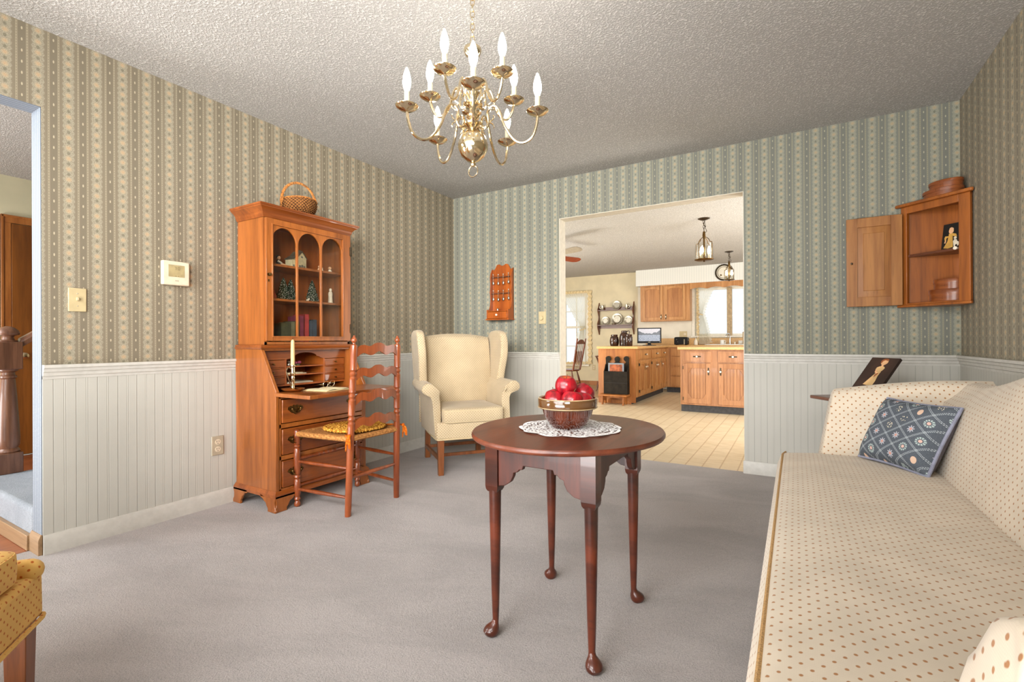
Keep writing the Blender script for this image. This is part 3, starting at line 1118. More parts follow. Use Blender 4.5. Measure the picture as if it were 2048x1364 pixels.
hb = MB().prism([(-.036, 0), (.036, 0), (.036, .072), (0, .106), (-.036, .072)], -.03, .03, 'x').box(-.03, .016, -.068, -.036, 0, .056)
obj('walls', hb, M['house_wall'], hs)
rf = MB()
for s_ in (-1, 1):
    rf.prism([(0, .106), (s_ * .040, .068), (s_ * .040, .073), (0, .112)], -.034, .034, 'x')
rf.prism([(-.036, .074), (-.072, .052), (-.072, .058), (-.036, .080)], -.034, .020, 'x')
rf.box(-.008, .006, .010, .020, .098, .122)
obj('roof', rf, M['house_roof'], hs)
for (yy, zz, ww, hh) in ((-.018, .014, .008, .012), (.002, .012, .007, .018), (.020, .014, .007, .012), (0, .076, .007, .006), (-.052, .014, .007, .012)):
    xx = .0305 if yy > -.04 else .0165
    obj('window', MB().box(xx - .002, xx, yy - ww, yy + ww, zz - hh * .8, zz + hh).box(xx - .001, xx + .0008, yy - .0008, yy + .0008, zz - hh * .8, zz + hh, 1), [M['blue_book'], M['house_wall']], hs)
sl = thing('figurine', 'tiny figures around a rocking sleigh on the top hutch shelf', 'figurine', at(.16, .158, S1))
sm_ = MB().tube(bez([(0, -.030, .012), (0, -.018, .003), (0, .018, .003), (0, .030, .014)], 12), .003, 6)
obj('runner', sm_, M['cloth_white'], sl)
obj('seated_figure', MB().lathe([(.012, 0), (.014, .008), (.008, .022), (.004, .028)], (0, -.008, .005), 10).ell((0, -.008, .038), .008, 10, 6), M['skin'], sl)
obj('standing_figure', MB().lathe([(.008, 0), (.009, .008), (.005, .018)], (0, .016, .005), 10).ell((0, .016, .029), .0065, 10, 6), M['cloth_white'], sl)
figurine('figurine', 'small round white figurine by the right side of the top hutch shelf', 'figurine', at(.16, .238, S1), [
    ('body', MB().lathe([(.012, 0), (.015, .010), (.011, .024), (.005, .030)], seg=12), M['cloth_white']),
    ('head', MB().ell((0, 0, .038), (.013, .013, .012), 12, 8), M['skin'])])


def brush_tree(label, loc, h, r):
    t = thing('bottle_brush_tree', label, 'toy tree', loc, 0, 'frosted toy trees in the hutch')
    prof = [(0.0, .004)]
    b_ = MB()
    n = 15
    loops = []
    for i in range(n):
        v = i / (n - 1)
        rr = r * (1 - v) ** .75 * (1.0 if i % 2 else .86) + .001
        loops.append([(rr * (1 + .10 * sin(9 * k + i * 2.3)) * cos(2 * PI * k / 18), rr * (1 + .10 * sin(9 * k + i * 2.3)) * sin(2 * PI * k / 18), .008 + (h - .008) * v) for k in range(18)])
    b_.loft(loops)
    obj('bristles', b_, M['brush'], t, flat=True)
    obj('stand', MB().lathe([(.014, 0), (.014, .005), (.006, .010)], seg=10), M['cloth_white'], t)
    return t


brush_tree('frosted green bottle brush tree, leftmost on the middle hutch shelf', at(.14, -.105, S2), .150, .044)
brush_tree('frosted green bottle brush tree partly behind the hutch mullion', at(.10, -.026, S2), .150, .042)
brush_tree('frosted green bottle brush tree alone in the middle glazed column', at(.14, .108, S2), .155, .044)
figurine('figurine', 'small red cloaked figurine left of the toy trees', 'figurine', at(.15, -.180, S2), [
    ('cloak', MB().lathe([(.018, 0), (.020, .015), (.014, .035), (.006, .046)], seg=12), M['cloth_red']),
    ('hood', MB().ell((0, 0, .050), (.010, .010, .011), 10, 8), M['cloth_red'])])
figurine('figurine', 'tiny white animal figurine between the toy trees', 'figurine', at(.20, .028, S2), [
    ('body', MB().ell((0, 0, .010), (.007, .011, .007), 10, 6).ell((0, .011, .018), (.005, .006, .006), 10, 6), M['cloth_white']),
    ('legs', MB().box(-.004, -.002, -.008, -.006, 0, .008).box(.002, .004, -.008, -.006, 0, .008).box(-.004, -.002, .006, .008, 0, .008).box(.002, .004, .006, .008, 0, .008), M['cloth_white'])])
figurine('figurine', 'tall slim white robed figurine on the middle hutch shelf', 'figurine', at(.15, .250, S2), [
    ('robe', MB().loft([[(r * cos(2 * PI * k / 12), r * .9 * sin(2 * PI * k / 12), z) for k in range(12)] for r, z in ((.019, 0), (.017, .02), (.015, .05), (.017, .072), (.013, .084), (.006, .090))]), M['cloth_white']),
    ('head', MB().ell((.001, 0, .098), (.011, .011, .014), 12, 8), M['cloth_white'])])
# books on the bottom shelf (spine faces the room)
for name_col, y0, wd, hh, label in (('green_book', -.150, .066, .118, 'thick olive book, leftmost on the bottom hutch shelf'),
                                    ('grey_book', -.080, .028, .128, 'grey green book beside the thick olive book'),
                                    ('green_book', -.049, .030, .134, 'olive brown book just left of the magenta book'),
                                    ('pink_book', -.015, .026, .168, 'magenta book tucked behind the hutch mullion'),
                                    ('red_book', .022, .030, .182, 'tall red book beside the magenta book'),
                                    ('blue_book', .056, .024, .140, 'slate blue book right of the tall red book'),
                                    ('blue_book', .083, .030, .148, 'slate blue book, rightmost on the bottom hutch shelf')):
    t = thing('book', label, 'book', at(.05, y0, S0), 0, 'books on the bottom hutch shelf')
    obj('cover', MB().box(.0, .13, 0, .003, 0, hh).box(0, .13, wd - .003, wd, 0, hh).box(.127, .131, 0, wd, 0, hh), M[name_col], t, bev=.001)
    obj('pages', MB().box(.004, .127, .003, wd - .003, .003, hh - .004), M['pages'], t)

# on the writing lid
LZ = 0.688
ch = thing('chamberstick', 'brass candlestick with wooden saucer and ring handle on the desk lid', 'candlestick', at(.405, -.225, LZ + .0005))
obj('saucer', MB().lathe([(.030, 0), (.046, .002), (.064, .014), (.066, .017), (.058, .015), (.03, .007), (0, .006)], seg=24), M['maple'], ch)
obj('stem', MB().lathe([(.038, .0075), (.040, .012), (.020, .018), (.011, .022), (.009, .030), (.013, .036), (.009, .042), (.011, .060), (.014, .066), (.009, .072), (.012, .084),
                        (.009, .092), (.013, .098), (.015, .106), (.012, .112), (.012, .145), (.017, .150), (.016, .155), (.012, .154)], seg=18), M['brass'], ch)
obj('ring_handle', MB().tube(bez([(0, -.012, .135), (0, -.030, .142), (0, -.042, .120), (0, -.032, .09), (0, -.022, .06), (0, -.014, .03)], 24), .0035, 6), M['brass'], ch)
cd = MB().lathe([(.0115, 0), (.0115, .06), (.0105, .14), (.008, .150), (.003, .155), (0, .156)], seg=14)
c_ = thing('taper_candle', 'cream taper candle standing in the brass candlestick', 'candle', at(.405, -.225, LZ + .1535))
obj('wax', cd, M['candle'], c_)
obj('wick', MB().tube([(0, 0, .153), (.001, 0, .160), (.004, .001, .163)], .0012, 5), M['dark'], c_)
nb = thing('guest_book', 'open cream guest book lying on the desk lid', 'book', at(.515, -.055, LZ + .0005), rz=.12)
obj('cover', MB().box(-.095, .095, -.115, .115, 0, .003), M['candle'], nb, bev=.001)
obj('page_block', MB().grid(lambda u, v: (-.09 + .18 * u, -.11 + .22 * v, .0032 + .007 * abs(sin(2 * PI * v)) ** .5 * .8), 4, 21).box(-.09, .09, -.11, .11, .003, .0045), M['house_wall'], nb)
gs = thing('eyeglasses', 'wire eyeglasses lying on the guest book on the desk', 'glasses', at(.470, -.02, LZ + .0125), rz=.3)
rim_ = MB()
for q in (-.033, .033):
    rim_.tube([(.004 * sin(2 * PI * i / 18), q + .026 * cos(2 * PI * i / 18), .020 + .020 * sin(2 * PI * i / 18)) for i in range(18)], .0016, 5, closed=True)
rim_.tube([(0, -.008, .026), (.003, 0, .030), (0, .008, .026)], .0016, 5)
obj('rims', rim_, M['brass'], gs)
for q in (-.058, .058):
    obj('temple', MB().tube([(0, q, .024), (-.06, q * .97, .012), (-.095, q * .9, .002)], .0015, 5), M['brass'], gs)
pz = thing('paper_stack', 'pale papers lying in the middle pigeonhole of the desk', 'papers', at(.11, -.06, .7757))
obj('sheets', MB().box(-.09, .10, -.07, .07, 0, .006).box(-.08, .09, -.075, .05, .006, .010), M['pages'], pz)
pz = thing('paper_stack', 'grey papers lying in the lowest pigeonhole of the desk', 'papers', at(.12, -.03, .7165))
obj('sheets', MB().box(-.10, .09, -.10, .09, 0, .007).box(-.08, .08, -.09, .08, .007, .010), M['plate_grey'], pz)
ik = thing('inkwell', 'small pewter inkwell in the arched pigeonhole', 'inkwell', at(.16, -.085, .8295))
obj('pot', MB().lathe([(.018, 0), (.020, .006), (.016, .018), (.010, .022), (.011, .026), (.006, .026)], seg=14), M['pewter'], ik)
obj('lid', MB().lathe([(.012, .026), (.010, .031), (.002, .034), (0, .036)], seg=14), M['pewter'], ik)
gw = thing('figurine', 'small green and violet ornament in the arched pigeonhole', 'ornament', at(.17, -.025, .8295))
obj('base', MB().lathe([(.016, 0), (.014, .008), (.008, .012)], seg=12), M['green_book'], gw)
obj('flower', MB().ell((.004, .008, .020), (.012, .014, .010), 10, 6).ell((-.004, -.010, .018), (.010, .010, .009), 10, 6), M['pink_book'], gw)


# ------------------------------------------------------------------ ladder-back chair
lc = thing('ladder_back_chair', 'reddish maple ladder-back chair with rush seat drawn up to the desk', 'chair', (0.635, -1.880, 0))
# local x: + is the chair's back (towards the room), seat faces -x
xb, xf = .200, -.195
yb, yf = .190, .228


def ring(r, z, h=.012):
    return [(r * .78, z - h), (r * .95, z - h * .6), (r * 1.12, z), (r * .95, z + h * .6), (r * .78, z + h)]


for s_ in (-1, 1):
    p = [(.017, 0), (.0185, .05), (.0195, .30), (.0200, .42), (.0195, .50)]
    for zz in (.545, .675, .800):
        p += [(.0195, zz - .030), (.0205, zz - .026)] + ring(.0185, zz, .014) + [(.0205, zz + .024), (.0195, zz + .03)]
    p += [(.0195, .90), (.0205, .95), (.0185, .962), (.009, .968), (.0085, .974), (.0165, .984), (.0175, .992), (.012, 1.002), (.008, 1.008), (.006, 1.016), (0, 1.020)]
    pm = MB()
    pm.X = Matrix(((1, 0, .035, xb), (0, 1, -.02 * s_, s_ * yb), (0, 0, 1, 0), (0, 0, 0, 1)))
    pm.lathe(p, seg=18)
    obj('back_post', pm, M['chairwood'], lc)
    q = [(.010, 0), (.017, .006), (.019, .018), (.015, .030), (.013, .036)] + ring(.018, .048, .011) + [(.014, .060), (.0185, .075), (.0195, .12), (.0185, .16)] + ring(.018, .178, .012) + \
        [(.0185, .196), (.0195, .22), (.0195, .30), (.018, .345)] + ring(.018, .360, .010) + [(.018, .375), (.0185, .43), (.017, .452), (.010, .460), (0, .461)]
    obj('leg', MB().lathe(q, (xf, s_ * yf, 0), 18), M['chairwood'], lc)


def slat(zc):
    top, bot = [], []
    n = 24
    for i in range(n + 1):
        t = i / n
        y = -yb + .006 + (2 * yb - .012) * t
        e = abs(t - .5) * 2
        z1 = .046 - .034 * e ** 1.6 + .009 * cos(e * 3 * PI)
        if abs(t - .5) < .07:
            z1 += -.004 * (1 - abs(t - .5) / .07)
        z0 = -.010 - .020 * e ** 2 + .010 * cos(e * 3.2 * PI)
        top.append((y, zc + z1))
        bot.append((y, zc + z0))
    m = MB()
    L = []
    for (y, z1), (_, z0) in zip(top, bot):
        bow = .018 * (1 - (y / yb) ** 2)
        x0 = xb + .035 * zc + bow
        L.append([(x0 - .005, y, z0), (x0 + .005, y, z0), (x0 + .005, y, z1), (x0 - .005, y, z1)])
    m.loft(L)
    return m


for zc in (.925, .795, .655, .512):
    obj('slat', slat(zc), M['chairwood'], lc, ang=50)
for zz in (.105, .270):
    for s_ in (-1, 1):
        obj('rung', MB().tube([(xf, s_ * yf, zz), (0, s_ * (yf + yb) / 2, zz), (xb, s_ * yb, zz)], [.008, .0125, .008], 10), M['chairwood'], lc)
obj('rung', MB().tube([(xb + .006, -yb, .215), (xb + .006, 0, .215), (xb + .006, yb, .215)], [.008, .0125, .008], 10), M['chairwood'], lc)
tr = [(.008, 0), (.013, .04), (.010, .10)]
for k_ in range(5):
    tr += ring(.0125, .135 + k_ * .034, .014)
tr += [(.010, .335), (.013, .40), (.008, .450)]
obj('rung', MB().lathe(tr, (xf, -.225, .285), 12, axis='y'), M['chairwood'], lc)
obj('rung', MB().tube([(xf, -yf, .125), (xf, 0, .125), (xf, yf, .125)], [.008, .0125, .008], 10), M['chairwood'], lc)
ru = MB()
ru.grid(lambda u, v: (lambda e: (xf - .012 + (xb - xf + .012) * u, ((yf + (yb - yf) * u) - .004) * (2 * v - 1), .447 - .010 * (1 - min(1, 5 * min(u, 1 - u, v, 1 - v)))))(0), 14, 14)
ru.tube([(xf, -yf + .01, .434), (xf, yf - .01, .434)], .017, 10).tube([(xb + .014, -yb + .01, .434), (xb + .014, yb - .01, .434)], .017, 10)
for s_ in (-1, 1):
    ru.tube([(xf, s_ * yf, .434), (xb + .012, s_ * yb, .434)], .017, 10)
obj('rush_seat', ru, M['rush'], lc, ang=60)

pd = thing('braided_seat_pad', 'oval gold braided pad tied onto the ladder-back chair seat', 'seat pad', (0.672, -1.872, 0.4515))
pb = MB()
for i in range(9):
    a, b_ = .015 + i * .0182, .013 + i * .0190
    pts, rr = [], []
    n = 24 + i * 16
    for k_ in range(n):
        t = 2 * PI * k_ / n
        e = .8
        x = a * math.copysign(abs(cos(t)) ** e, cos(t))
        y = b_ * math.copysign(abs(sin(t)) ** e, sin(t))
        pts.append((x, y, .0095 + .0025 * (k_ % 2)))
        rr.append(.0095 + .0024 * (1 if (k_ % 3) else -1))
    pb.tube(pts, rr, 7, closed=True)
obj('braid', pb, M['braid'], pd, ang=70)
for s_, dz in ((-1, 0), (1, 0)):
    tb = MB()
    px, py = .175, s_ * .188
    tb.tube(bez([(.12, s_ * .13, .012), (.142, s_ * .165, .010), (.165, s_ * .214, .004), (.194, s_ * .205, .004)], 12), .0045, 6)
    tb.ell((.194, s_ * .212, .004), .011, 8, 6)
    for q in (-.010, -.002, .006, .013):
        tb.tube(bez([(.194, s_ * .212, .004), (.196 + q, s_ * (.222), -.016), (.194 + q * 1.6, s_ * .224, -.060 - .02 * sin(q * 500))], 8), [.004, .005, .0055, .005, .0055, .005, .0055, .004, .003][:9], 5)
    obj('yarn_tie', tb, M['yarn'], pd)


# ------------------------------------------------------------------ wing chairs
def wing_chair(label, loc, rz, fab, welt, group=None, tee=False):
    t = thing('wingback_armchair', label, 'armchair', loc, rz, group)
    base = MB()
    base.loft([[(x, y * k, z) for x, y in ((.045, -.285), (.060, 0), (.045, .285), (-.30, .275), (-.585, .255), (-.585, -.255), (-.30, -.275))] for z, k in ((.262, 1.0), (.28, 1.01), (.385, 1.0))])
    obj('seat_base', base, fab, t, bev=.014, seg=3)
    obj('welt', MB().tube([(.030, -.286, .266), (.046, -.280, .266), (.052, -.262, .266), (.062, 0, .266), (.052, .262, .266), (.046, .280, .266), (.030, .286, .266), (-.30, .277, .266), (-.587, .257, .266), (-.587, -.257, .266), (-.30, -.277, .266)], .006, 6, closed=True), welt, t)
    cu = MB()
    ck = .90 if tee else 1.0
    cu.ell((-.185 - (.03 if tee else 0), 0, .430), (.258, .236 * ck, .062 if not tee else .050), 40, 16, e1=.30, e2=.16)
    cuo = obj('seat_cushion', cu, fab, t, ang=80)
    for zz in (.390, .470):
        pw = [(-.185 - (.03 if tee else 0) + .252 * math.copysign(abs(cos(2 * PI * k_ / 48)) ** .16, cos(2 * PI * k_ / 48)), .231 * ck * math.copysign(abs(sin(2 * PI * k_ / 48)) ** .16, sin(2 * PI * k_ / 48)), zz - (.008 if tee and zz > .43 else -.008 if tee else 0)) for k_ in range(48)]
        obj('piping', MB().tube(pw, .0045, 6, closed=True), welt, cuo)
    # back: puffy front face, camel top

    def bk_(u, v):
        # u around the section (front -> top -> rear), v across
        y = (2 * v - 1) * .292
        e = abs(2 * v - 1)
        top = 1.048 - .030 * e ** 2.2
        puff = .040 * (1 - e ** 3)
        pr = [(-.405 + puff, .40), (-.415 + puff * 1.15, .55), (-.432 + puff, .75), (-.455 + puff * .8, .92), (-.474 + puff * .5, top - .030), (-.500, top), (-.535, top - .012), (-.565, top - .06), (-.590, .70), (-.590, .30)]
        f = u * (len(pr) - 1)
        i = min(int(f), len(pr) - 2)
        q = f - i
        return (pr[i][0] * (1 - q) + pr[i + 1][0] * q, y, pr[i][1] * (1 - q) + pr[i + 1][1] * q)
    bm_ = MB().grid(bk_, 28, 17)
    obj('backrest', bm_, fab, t, ang=80)
    for s_ in (-1, 1):
        # wing
        out = bez([(-.555, .60), (-.56, .80), (-.555, 1.0), (-.50, 1.062), (-.38, 1.075), (-.275, 1.062), (-.225, 1.015), (-.200, .93), (-.205, .84), (-.235, .74), (-.255, .66), (-.30, .60)], 44)
        n = len(out)
        cx = sum(p_[0] for p_ in out) / n
        cz_ = sum(p_[1] for p_ in out) / n

        def lp(k_, y, dy=0.0):
            return [(cx + (x - cx) * k_, s_ * (y + .055 * max(0, (z - .62)) * (1 if True else 0) + .10 * max(0, x + .36) * 0.6), cz_ + (z - cz_) * k_) for x, z in out]
        wg = MB().loft([lp(.80, .286), lp(.93, .282), lp(.985, .290), lp(1.0, .306), lp(1.0, .322), lp(.985, .336), lp(.93, .344), lp(.8, .342)])
        obj('wing', wg, fab, t, ang=80)
        # arm: panel and roll
        am = MB()

        def ar(u, v):
            x = -.50 + (.30 if tee else .475) * v
            flare = .018 * v
            a = [(.245, .38), (.243, .48), (.246, .575), (.258, .625), (.290 + flare, .668), (.330 + flare, .676), (.362 + flare, .650), (.366 + flare, .615), (.345 + flare, .592), (.318, .575), (.302, .54), (.296, .40), (.290, .28)]
            f = u * (len(a) - 1)
            i = min(int(f), len(a) - 2)
            q = f - i
            z = a[i][1] * (1 - q) + a[i + 1][1] * q
            xx = x + (.030 * max(0, (.56 - z)) / .18 * v if z < .56 else 0) + (.030 * v if z > .60 else 0)
            return (xx, s_ * (a[i][0] * (1 - q) + a[i + 1][0] * q), z + .012 * (1 - v) * (z > .6))
        N = 34
        am.grid(ar, N, 9)
        fl = [ar(i / (N - 1), 1.0) for i in range(N)]
        am.add(fl, [tuple(range(N))])
        cen = [sum(p_[k_] for p_ in fl) / N for k_ in range(3)]
        obj('arm', am, fab, t, ang=60, bev=.008)
        obj('arm_panel', MB().loft([[(x_ + .002, y_, z_) for x_, y_, z_ in fl], [(x_ + .010 - .0 * k_, cen[1] + (y_ - cen[1]) * .86, cen[2] + (z_ - cen[2]) * .95) for k_, (x_, y_, z_) in enumerate(fl)]]), fab, t, ang=60)
        if tee:
            obj('arm_base_roll', MB().tube([(.028, s_ * .256, .392), (-.10, s_ * .256, .392), (-.22, s_ * .256, .40)], [.030, .032, .032], 12).ell((.028, s_ * .256, .392), .030, 12, 8), fab, t, ang=80)
        obj('leg', MB().loft([[(.012 + dx * k_, s_ * .250 + dy * k_, z) for dx, dy in ((-.022, -.022), (.022, -.022), (.022, .022), (-.022, .022))] for z, k_ in ((0, .86), (.265, 1.08))]), M['legwood'], t, bev=.002)
        obj('leg', MB().loft([[(-.56 + dx + ox, s_ * .225 + dy, z) for dx, dy in ((-.020, -.020), (.020, -.020), (.020, .020), (-.020, .020))] for z, ox in ((0, -.02), (.265, .0))]), M['legwood'], t, bev=.002)
        obj('stretcher', MB().box(-.565, .012, s_ * .238 - .010, s_ * .238 + .010, .085, .115), M['legwood'], t, bev=.002)
    obj('stretcher', MB().box(-.20, -.178, -.238, .238, .088, .112), M['legwood'], t, bev=.002)
    obj('stretcher', MB().box(-.572, -.552, -.225, .225, .085, .110), M['legwood'], t, bev=.002)
    return t


wing_chair('cream dotted wingback armchair in the far room corner', (0.905, -0.955, 0), -0.657, M['fab_wing'], M['welt_cream'])

# ------------------------------------------------------------------ oval tavern table
TX, TY, TZ = 2.308, -2.353, .670
tb = thing('tavern_table', 'dark cherry oval tavern table with scalloped apron and pad feet', 'table', (TX, TY, 0))
tp = MB()
tp.lathe([(.0001, .648), (.318, .648), (.326, .651), (.330, .657), (.330, .662), (.326, .668), (.0001, .670)], seg=72, sx=1.0, sy=1.09)
obj('tabletop', tp, M['cherry_y'], tb, ang=50)
lx, ly = .170, .214
AP = [(0, .648), (0, .575), (.022, .575), (.034, .540), (.052, .536), (.064, .548), (.069, .560), (.076, .561), (.080, .570), (.090, .571), (.096, .578)]


def apron(half, fixed, axis):
    a = half - .024
    pts = [(-a, .648), (-a, .503), (-a + .024, .507), (-a + .046, .522), (-a + .056, .541), (-a + .058, .553), (-a + .070, .556), (-a + .080, .566), (-a + .090, .566), (-a + .094, .579)]
    pts = pts + [(-u, v) for u, v in pts[::-1]]
    m = MB()
    m.prism(pts, fixed - .009, fixed + .009, axis)
    return m


for s_ in (-1, 1):
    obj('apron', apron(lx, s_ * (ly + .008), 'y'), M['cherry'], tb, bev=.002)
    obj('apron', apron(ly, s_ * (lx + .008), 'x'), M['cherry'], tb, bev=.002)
    for q in (-1, 1):
        lg = MB()
        cx, cy = s_ * lx, q * ly
        # squared block with a rounded lower end
        lg.box(cx - .0235, cx + .0235, cy - .0235, cy + .0235, .500, .648)
        lg.loft([[(cx + dx * k_, cy + dy * k_, z) for dx, dy in ((-.0235, -.0235), (.0235, -.0235), (.0235, .0235), (-.0235, .0235))] for z, k_ in ((.500, 1), (.488, .93), (.480, .75))])
        prof = [(.0215, .488), (.0205, .47), (.0195, .40), (.017, .28), (.0140, .15), (.0115, .075), (.0105, .05)]
        lg.lathe(prof[::-1], (cx, cy, 0), 16)
        # pad foot turned outward
        ox, oy = s_ * .7, q * .7
        loops = []
        for z, r, o in ((.052, .0105, .0), (.042, .012, .002), (.034, .018, .008), (.026, .024, .013), (.016, .0265, .016), (.006, .023, .015), (0.0, .017, .014)):
            loops.append([(cx + ox * o + r * cos(2 * PI * k_ / 16), cy + oy * o + r * sin(2 * PI * k_ / 16), z) for k_ in range(16)])
        lg.loft(loops)
        obj('leg', lg, M['cherry_leg'], tb, ang=45)

dl = MB()
n = 144
dl.loft([[((r_ * (1 + .06 * abs(cos(6 * 2 * PI * k_ / n))) if r_ > .1 else r_) * cos(2 * PI * k_ / n), (r_ * (1 + .06 * abs(cos(6 * 2 * PI * k_ / n))) if r_ > .1 else r_) * sin(2 * PI * k_ / n),
          z_ + (.0015 * sin(9 * 2 * PI * k_ / n) if r_ > .1 else 0)) for k_ in range(n)] for r_, z_ in ((.005, .0022), (.06, .0022), (.12, .0024), (.165, .0026), (.171, .0026))])
tag(place(obj('doily', dl, M['lace'], ang=80), (TX + .006, TY + .006, TZ)), 'white scalloped crochet doily on the oval table', 'doily')

bw = thing('mixing_bowl', 'brown glazed stoneware bowl of apples on the doily', 'bowl', (TX, TY, TZ + .0028))
prof = [(.052, .0), (.055, .003), (.072, .022), (.084, .045), (.090, .066), (.092, .068), (.102, .070), (.104, .074), (.105, .100), (.103, .104), (.098, .105), (.094, .102), (.092, .09), (.082, .055), (.068, .028), (.045, .012), (0, .010)]
obj('bowl_body', MB().lathe(prof, seg=40), M['bowl'], bw, ang=50)
obj('worn_edge', MB().tube([(.1013 * cos(2 * PI * k_ / 48), .1013 * sin(2 * PI * k_ / 48), .1045) for k_ in range(48)], .0022, 6, closed=True)
    .tube([(.1045 * cos(2 * PI * k_ / 48), .1045 * sin(2 * PI * k_ / 48), .0735) for k_ in range(48)], .0016, 6, closed=True), M['bowl_edge'], bw)


def apple_mesh():
    m = MB()
    R_ = .0385
    pr = []
    for i in range(19):
        a = PI * i / 18
        r = R_ * sin(a) * (1 + .06 * cos(a))
        z = .036 - R_ * .96 * cos(a) + (-.013 * max(0, 1 - (r / .021) ** 2) if a > PI / 2 else .007 * max(0, 1 - (r / .018) ** 2))
        pr.append((max(r, .0002), z))
    m.grid(lambda u, v: (lambda r, z: (r * (1 + .025 * cos(5 * 2 * PI * u)) * cos(2 * PI * u), r * (1 + .025 * cos(5 * 2 * PI * u)) * sin(2 * PI * u), z))(*pr[min(18, int(round(v * 18)))]), 25, 19, cu=True)
    return m


ap = thing('apple', 'red apple on top of the heap in the bowl', 'apple', (TX, TY, TZ), 0, 'red apples in the brown bowl')
obj('skin', apple_mesh(), M['apple'], ap, ang=80)
obj('stalk', MB().tube([(0, 0, .052), (.001, .001, .064), (.004, .003, .074)], .0014, 5), M['stem'], ap)
# camera-facing axes of the bowl: l = to the left in the photo, n = towards the camera
vx, vy = .861, .509
nx_, ny_ = .509, -.861


def bowl_at(r_, f_, z_):
    return (TX + vx * r_ + nx_ * f_, TY + vy * r_ + ny_ * f_, TZ + z_)


ap.location = bowl_at(-.008, .004, .118)
ap.rotation_euler = (.18, .05, .4)
for (r_, f_, z_, rx, ry, label) in ((-.050, .022, .066, .2, -.3, 'red apple at the left side of the bowl heap'),
                                    (.004, .046, .0695, -.15, .15, 'red apple front and centre in the bowl'),
                                    (.044, -.030, .091, .5, .4, 'red apple standing high behind at the right of the bowl heap'),
                                    (.046, .028, .060, .1, .4, 'red apple sunk low at the right rim of the bowl'),
                                    (-.030, -.050, .068, .3, -.2, 'red apple hidden low at the rear left of the bowl')):
    c = dup(ap, bowl_at(r_, f_, z_), None, label)
    c.rotation_euler = (rx, ry, r_ * 40)

# ------------------------------------------------------------------ sofa
so = thing('camelback_sofa', 'cream dotted camelback sofa with bench seat along the right wall', 'sofa', (2.95, -2.312, 0))
LH = 0.958       # half length between the arms' inner faces
s0 = MB()


def seat_fn(u, v):
    y = (2 * v - 1) * (LH + .055)
    e = abs(2 * v - 1)
    cr = .022 * (1 - e ** 4)
    pr = [(-.012, .20), (-.022, .30), (-.020, .40), (-.006, .441), (.014, .452 + cr * .3), (.12, .460 + cr), (.30, .464 + cr), (.50, .462 + cr), (.60, .455)]
    f = u * (len(pr) - 1)
    i = min(int(f), len(pr) - 2)
    q = f - i
    z = pr[i][1] * (1 - q) + pr[i + 1][1] * q
    edge = max(0, (e - .97) / .03)
    return (pr[i][0] * (1 - q) + pr[i + 1][0] * q + .012 * edge * (1 if f < 4 else 0), y, z - (.012 * edge ** 2 if z > .43 else 0))


s0.grid(seat_fn, 25, 45)
for s_ in (-1, 1):
    s0.prism([(-.012, .20), (-.022, .30), (-.008, .40), (.005, .435), (.6, .44), (.6, .2)], s_ * (LH + .052), s_ * (LH + .0545), 'y')
so_seat = obj('bench_seat', s0, M['fab_sofa'], so, ang=80)
obj('seat_welt', MB().tube([(.002 + .010 * max(0, (abs(i / 20 - 1) - .97) / .03), (LH + .055) * (i / 20 - 1), .446) for i in range(41)], .0055, 6), M['welt'], so_seat)
obj('base_rail', MB().box(-.010, .80, -LH - .13, LH + .13, .13, .24), M['fab_sofa'], so, bev=.01)
for yy in (-LH - .05, -.35, .35, LH + .05):
    obj('leg', MB().loft([[(.03 + dx * k_, yy + dy * k_, z) for dx, dy in ((-.022, -.022), (.022, -.022), (.022, .022), (-.022, .022))] for z, k_ in ((0, .85), (.135, 1.1))]), M['legwood'], so, bev=.002)
for yy in (-LH - .05, LH + .05):
    obj('leg', MB().loft([[(.76 + dx, yy + dy, z) for dx, dy in ((-.02, -.02), (.02, -.02), (.02, .02), (-.02, .02))] for z in (0, .135)]), M['legwood'], so, bev=.002)


def sofa_back(u, v):
    y = (2 * v - 1) * (LH + .10)
    e = abs(2 * v - 1)
    top = .800 + .130 * (0.5 + 0.5 * cos(PI * min(1, e * 1.12)))
    pr = [(.500, .40), (.515, .48), (.545, .60), (.580, .72), (.620, top - .050), (.660, top - .008), (.700, top), (.745, top - .020), (.775, top - .07), (.785, .60), (.785, .15)]
    f = u * (len(pr) - 1)
    i = min(int(f), len(pr) - 2)
    q = f - i
    return (pr[i][0] * (1 - q) + pr[i + 1][0] * q, y, pr[i][1] * (1 - q) + pr[i + 1][1] * q)


